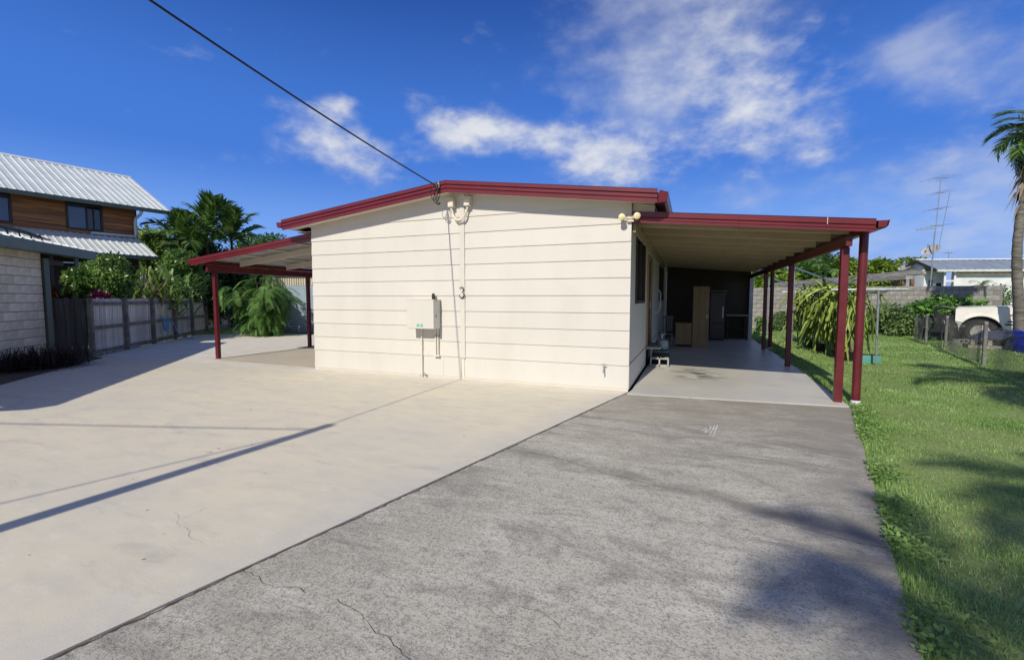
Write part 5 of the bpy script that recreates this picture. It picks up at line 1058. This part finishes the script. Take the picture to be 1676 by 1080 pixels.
MB().prism([H(-1.34, 2.94, ZW - .17), H(-1.34, WR, ZRW - .16), H(-1.34, WR, ZRW + .02), H(-1.34, 2.94, ZW + .02)], wx * .05).build('barge_board', 'dark_timber', wh)
# antennas and dishes
def yagi(parent, c, d, L, n, w, m='galv'):
    c = Vector(c); d = Vector(d).normalized(); s = Vector((-d.y, d.x, 0)); MB().tube([c - d * L / 2, c + d * L / 2], .014, 5).build('boom', m, parent)
    for i in range(n):
        p = c + d * (-.5 + i / (n - 1)) * L; MB().tube([p - s * w * (1 - .3 * i / n), p + s * w * (1 - .3 * i / n)], .0065, 4).build('element', m, parent)
ab = bear(1517, 25.8, 0); at = thing('antenna_mast', 'tall television antenna mast with four crossed aerials', 'antenna', tuple(ab)); AT = lambda z, dx=0: (ab[0] + dx, ab[1], z)
MB().tube([AT(0), AT(5.2, .08)], .034, 6).build('mast', 'galv', at, smooth=True); MB().tube([AT(5.1, .1), AT(8.15, .2)], .02, 6).build('upper_mast', 'galv', at)
for y_, L, w, dr in ((297, .9, .85, (1, .5)), (320, .5, .7, (1, .3)), (345, .5, .7, (1, .4)), (372, .7, .8, (1, .2))): z = ht(y_, 25.8); yagi(at, AT(z, .05 + .02 * z), dr + (.05,), L, 3, w)
MB().bar(AT(ht(377, 25.8), -.75), AT(ht(376, 25.8), .14), .07, .06).build('arm', 'galv', at)
MB().tube([AT(4.4, .3), AT(7.3, .62)], .014, 4).build('guy_rod', 'galv', at)
def dish(label, c, r, d):
    t = thing('satellite_dish', label, 'satellite dish', tuple(c)); c = Vector(c); d = Vector(d).normalized(); q = Vector((0, 0, 1)).rotation_difference(d).to_matrix()
    m = MB().lathe([(.02, 0), (r * .5, r * .07), (r * .85, r * .2), (r, r * .28), (r * 1.0, r * .3), (r * .84, r * .225), (r * .5, r * .095), (.02, .03)], (0, 0, 0), 22); m.v = [c + q @ v for v in m.v]; m.build('reflector', 'concrete_grey', t, smooth=True)
    f = c + d * r * 1.1; MB().tube([c + q @ Vector((r * .7, 0, r * .15)), f], .014, 5).tube([c + q @ Vector((-r * .7, 0, r * .15)), f], .014, 5).build('feed_arm', 'galv', t); MB().lathe([(.03, -.05), (.04, .05)], tuple(f), 8).build('receiver', 'galv', t)
    MB().tube([c - d * .02, c - d * .15, c - d * .2 - Vector((0, 0, .9))], .03, 6).build('bracket', 'galv', t)
dish('large grey satellite dish beside the antenna mast', bear(1517, 26.1, ht(413, 26.1)), .44, (-.55, -.45, .75))
dish('smaller satellite dish low behind pergola', bear(1476, 30, ht(440, 30)), .36, (-.5, -.3, .8))
sa = bear(1545, 33, 0); t = thing('roof_antenna', 'small cross aerial on ridge of white house', 'antenna', (sa[0], sa[1], 4.2)); MB().tube([(sa[0], sa[1], 4.1), (sa[0], sa[1], ht(413, 33))], .022, 5).build('mast', 'galv', t); yagi(t, (sa[0], sa[1], ht(415, 33)), (1, .2, 0), .5, 3, .3)

# ------------------------------------------------------------ wrecked four-wheel drive
VX = Vector((.925, -.38, 0)).normalized(); vloc = Vector((9.34, 20.6, 0)); vr = math.atan2(VX.y, VX.x)
car = thing('four_wheel_drive', 'cream wrecked four-wheel drive with its front panels stripped', 'car', tuple(vloc), vr)
# local frame: x runs to the rear (front axle at 0), y = -0.75 is the side towards the lawn
def cb_(m, name, mt, par=car, **k): return m.build(name, mt, par, world=False, **k)
arch = [(.52 * math.cos(R(a)), .40 + .50 * math.sin(R(a))) for a in range(180, -1, -15)]
side_ = [(-.62, .70), (-.54, .60)] + arch + [(.56, .34), (2.15, .34), (2.15, 1.17), (1.0, 1.20), (.2, 1.20), (-.5, 1.18), (-.62, 1.13)]
for y, nm in ((-.84, 'fender'), (.80, 'fender')):
    cb_(MB().prism([(x, y, z) for x, z in side_], (0, .04, 0)), nm, 'car_cream', bevel=.006)
flare = [(.52 * math.cos(R(a)), .40 + .50 * math.sin(R(a))) for a in range(172, 7, -12)]; fo = [(.58 * math.cos(R(a)), .40 + .56 * math.sin(R(a))) for a in range(8, 173, 12)]
cb_(MB().prism([(x, -.87, z) for x, z in flare + fo], (0, .03, 0)), 'wheel_flare', 'car_cream', bevel=.006)
cb_(MB().prism([(-.62, -.79, 1.135), (-.55, -.79, 1.20), (.25, -.79, 1.235), (1.0, -.79, 1.25), (1.0, -.79, 1.205), (-.5, -.79, 1.19)], (0, 1.58, 0)), 'bonnet', 'car_cream', bevel=.01)
cb_(MB().prism([(.12, -.70, 1.232), (.32, -.70, 1.24), (.38, -.5, 1.242), (.18, -.48, 1.236)], (0, 0, .004)).prism([(-.5, -.76, 1.205), (-.2, -.74, 1.218), (-.24, -.60, 1.217), (-.44, -.62, 1.208)], (0, 0, .004)), 'rust_patch', 'car_rust')
cb_(MB().prism([(2.15, -.80, .34), (4.1, -.80, .40), (4.1, -.80, 1.18), (2.15, -.80, 1.17)], (0, 1.6, 0)), 'rear_body', 'car_cream', bevel=.02)
cabp = [(1.0, 1.19), (1.55, 1.72), (3.3, 1.76), (3.95, 1.2)]
cb_(MB().prism([(x, -.70, z) for x, z in cabp], (0, 1.4, 0)), 'cab', 'car_cream', bevel=.02)
cb_(MB().prism([(1.03, -.62, 1.245), (1.50, -.62, 1.70), (1.49, -.62, 1.71), (1.015, -.62, 1.25)], (0, 1.24, 0)), 'windscreen', 'glass_blue')
cb_(MB().prism([(x, -.712, z) for x, z in ((1.25, 1.25), (1.6, 1.64), (2.2, 1.66), (2.2, 1.25))], (0, .008, 0)), 'side_window', 'glass_dark'); cb_(MB().prism([(x, -.712, z) for x, z in ((2.28, 1.25), (2.28, 1.66), (3.2, 1.68), (3.5, 1.25))], (0, .008, 0)), 'side_window', 'glass_dark')
cb_(MB().box(1.05, 1.22, -1.02, -.85, 1.22, 1.36), 'mirror', 'black_plastic', bevel=.02)
cb_(MB().box(.66, .82, -.855, -.8415, .93, .98), 'indicator', 'indicator'); cb_(MB().box(.6, .84, -.85, -.8415, .72, .76), 'badge_strip', 'black_plastic')
cb_(MB().box(1.02, 1.032, -.8435, -.8402, .42, 1.16).box(2.13, 2.142, -.8435, -.8402, .42, 1.15).box(1.9, 2.05, -.86, -.8415, 1.0, 1.03), 'door_gap', 'black')
cb_(MB().box(.55, 2.1, -.846, -.8402, .62, .67), 'rubbing_strip', 'black_plastic')
cb_(MB().box(-.50, 4.0, -.5, -.4, .42, .56).box(-.50, 4.0, .4, .5, .42, .56), 'chassis', 'black_plastic')
cb_(MB().box(-.5, .95, -.74, .74, .5, .98), 'engine_bay', 'dark_void')
cb_(MB().box(-1.15, -.62, -.75, -.68, .30, .92).box(-1.15, -1.08, -.68, .70, .30, .42).box(-1.15, -.62, .68, .75, .30, .92).box(-1.15, -1.06, -.68, .68, .80, .92), 'bumper_frame', 'black_plastic', bevel=.01)
hoop = lambda y: [(-1.1, y, .85), (-1.16, y, 1.05), (-1.12, y, 1.16), (-1.0, y, 1.2), (-.78, y, 1.18), (-.66, y, 1.08), (-.62, y, .85)]
cb_(MB().tube(hoop(-.72), .04, 8).tube(hoop(-.1), .035, 8).tube(hoop(.7), .04, 8).tube([(-1.1, -.72, 1.17), (-1.1, .7, 1.17)], .035, 8), 'bull_bar', 'black_plastic', smooth=True)
cb_(MB().box(-.64, -.55, -.62, .62, .55, 1.1), 'radiator', 'car_rust', bevel=.01); cb_(MB().lathe([(.09, -.02), (.10, .05), (.085, .06)], (-.66, -.6, .93), 14, 'x'), 'headlamp_bowl', 'steel', smooth=True)
for i in range(5): cb_(MB().tube([(-.9 + .12 * i, -.74 + .05 * i, .75 - .05 * i), (-.85 + .1 * i, -.77, .55), (-.8 + .13 * i, -.70, .42 + .03 * i)], .012, 5), 'loose_wire', 'gas_grey')
def wheel(x, y):
    p = Vector((x, y, .365)); w = cb_(MB().lathe([(.235, -.10), (.33, -.115), (.36, -.085), (.367, 0), (.36, .085), (.33, .115), (.22, .09)], tuple(p), 28, 'y'), 'wheel', 'tyre', smooth=True)
    r = MB().lathe([(.24, -.112), (.225, -.08), (.16, -.06), (.09, -.085), (.05, -.10), (.02, -.10)], tuple(p), 24, 'y'); cb_(r, 'rim', 'rim', w, smooth=True)
    for i in range(6): a = i * math.pi / 3; cb_(MB().lathe([(.034, -.102), (.034, -.06)], (p.x + .15 * math.cos(a), p.y - .002, p.z + .15 * math.sin(a)), 8, 'y'), 'vent_hole', 'black', w)
MW.update({})
for x in (0, 2.75):
    for y in (-.745, .745): wheel(x, y)
cinder_thing('pale hollow concrete block on the ground before the wreck', Vector(bear(1569, 14.9, .075)), (R(90), 0, R(30)))

# junk behind the mesh fence
tb = thing('navy_tarp_stack', 'dark navy covered stack behind the mesh fence', 'tarpaulin', tuple(bear(1640, 13.6, 0)), vr)
m = MB(); gx = np.random.default_rng(3); nxx, nyy = 14, 8; VV_ = []
for j in range(nyy):
    for i in range(nxx):
        u, v = i / (nxx - 1), j / (nyy - 1); ed = min(u, 1 - u, v, 1 - v) * 6; VV_.append((-.7 + 2.1 * u, -.5 + 1.0 * v, .30 + .22 * min(1, ed) * (1 - .3 * u) + gx.normal() * .018))
m.add(VV_, [(j * nxx + i, j * nxx + i + 1, (j + 1) * nxx + i + 1, (j + 1) * nxx + i) for j in range(nyy - 1) for i in range(nxx - 1)]); m.build('tarp', 'navy', tb, world=False, smooth=True)
m = MB()
for i in range(6): m.box(-.65 + i * .36, -.65 + i * .36 + .09, -.45, .45, .10, .29)
for y in (-.45, 0, .36): m.box(-.7, 1.35, y, y + .09, .0, .095)
m.build('pallet', 'timber_old', tb, world=False)
bl = bear(1682, 12.7, 0); bi = thing('blue_barrel', 'bright blue plastic barrel at right edge behind mesh fence', 'barrel', tuple(bl))
MB().lathe([(.26, -.03), (.29, .03), (.295, .18), (.31, .2), (.295, .22), (.295, .42), (.31, .44), (.295, .46), (.28, .56), (.29, .57), (.27, .59), (.25, .55)], tuple(bl), 24).build('drum', 'bin_blue', bi, smooth=True)

# chain-link fence: posts, wires and a slumped far end
cf = thing('chain_link_fence', 'sagging chain-link fence with concrete posts along the lawn', 'fence', (6.15, 13.27, 0))
CP = [(7.75, 21.0, .92), (7.30, 19.05, .96), (7.05, 17.2, .98), (6.15, 13.3, .98), (5.25, 9.4, .98), (4.6, 6.4, .98), (4.0, 3.6, .98)]
for i, (x, y, h) in enumerate(CP): MB().bar((x, y, -.2), (x + .01 * (i % 3 - 1), y, h), .065, .065, up=(1, 0, 0)).build('post', 'concrete_post', cf, bevel=.008)
MB().bar((7.27, 19.1, .9), (7.62, 20.4, .1), .05, .05).build('stay', 'concrete_post', cf)
for (x0, y0, h0), (x1, y1, h1) in zip(CP[:-1], CP[1:]):
    a, b = Vector((x0, y0, 0)), Vector((x1, y1, 0)); L = (b - a).length; d = (b - a).normalized(); nrm = Vector((-d.y, d.x, 0)); H_ = .9; m = MB(); st = .062 if y1 > 12 else .075
    def pt(s, z): u = s / L; return a + d * s + nrm * (-.05 + .03 * math.sin(u * 9 + x0)) + Vector((0, 0, .03 + z * (1 - .05 * math.sin(math.pi * u))))
    n = int((L + H_) / st)
    for i in range(n + 1):
        for sg in (1, -1):
            s0 = i * st - (H_ if sg == 1 else 0); s1 = s0 + H_
            z0, z1 = (0, H_) if sg == 1 else (H_, 0)
            if s0 < 0: z0 += (z1 - z0) * (-s0 / H_); s0 = 0
            if s1 > L: k = (L - s0) / (s1 - s0) if s1 > s0 else 0; z1 = z0 + (z1 - z0) * k; s1 = L
            if s1 - s0 < .02: continue
            m.tube([pt(s0, z0), pt((s0 + s1) / 2, (z0 + z1) / 2), pt(s1, z1)], .0026, 3, cap=False)
    for z in (.0, H_ * .5, H_): m.tube([pt(L * i / 8, z) for i in range(9)], .003, 4)
    m.build('wire_mesh', 'wire_dark', cf)

# palm on the right and two palms beyond the frame whose shade falls on lawn and driveway
FRS = [frond_mesh(1.25, 30, .5, .05, .85, 1.1, 60 + i, up=u, fold=.5) for i, u in enumerate((.7, .5, .9))]
pb = bear(1668, 14.2, 0)
palm('palm', 'palm with shaggy grey trunk at right edge behind fence', tuple(pb), ht(228, 14.2), 26, FRS, .9, 500, r0=.12, lean=(0, 0), thatch=1.9, kink=-.24, el=(-1.3, 1.3))
palm('palm', 'palm casting shade on lawn beside the mesh fence', (4.9, .9, 0), 7.6, 16, FR, 1.0, 501, r0=.13, el=(-.7, .8))
palm('palm', 'palm casting shade on the near driveway corner', (.55, -8.25, 0), 8.3, 20, FR, .66, 502, r0=.11, el=(-.6, .8))
palm('palm', 'palm casting shade on the near lawn', (2.5, -7.3, 0), 8.6, 18, FR, .95, 503, r0=.13, el=(-.6, .8))
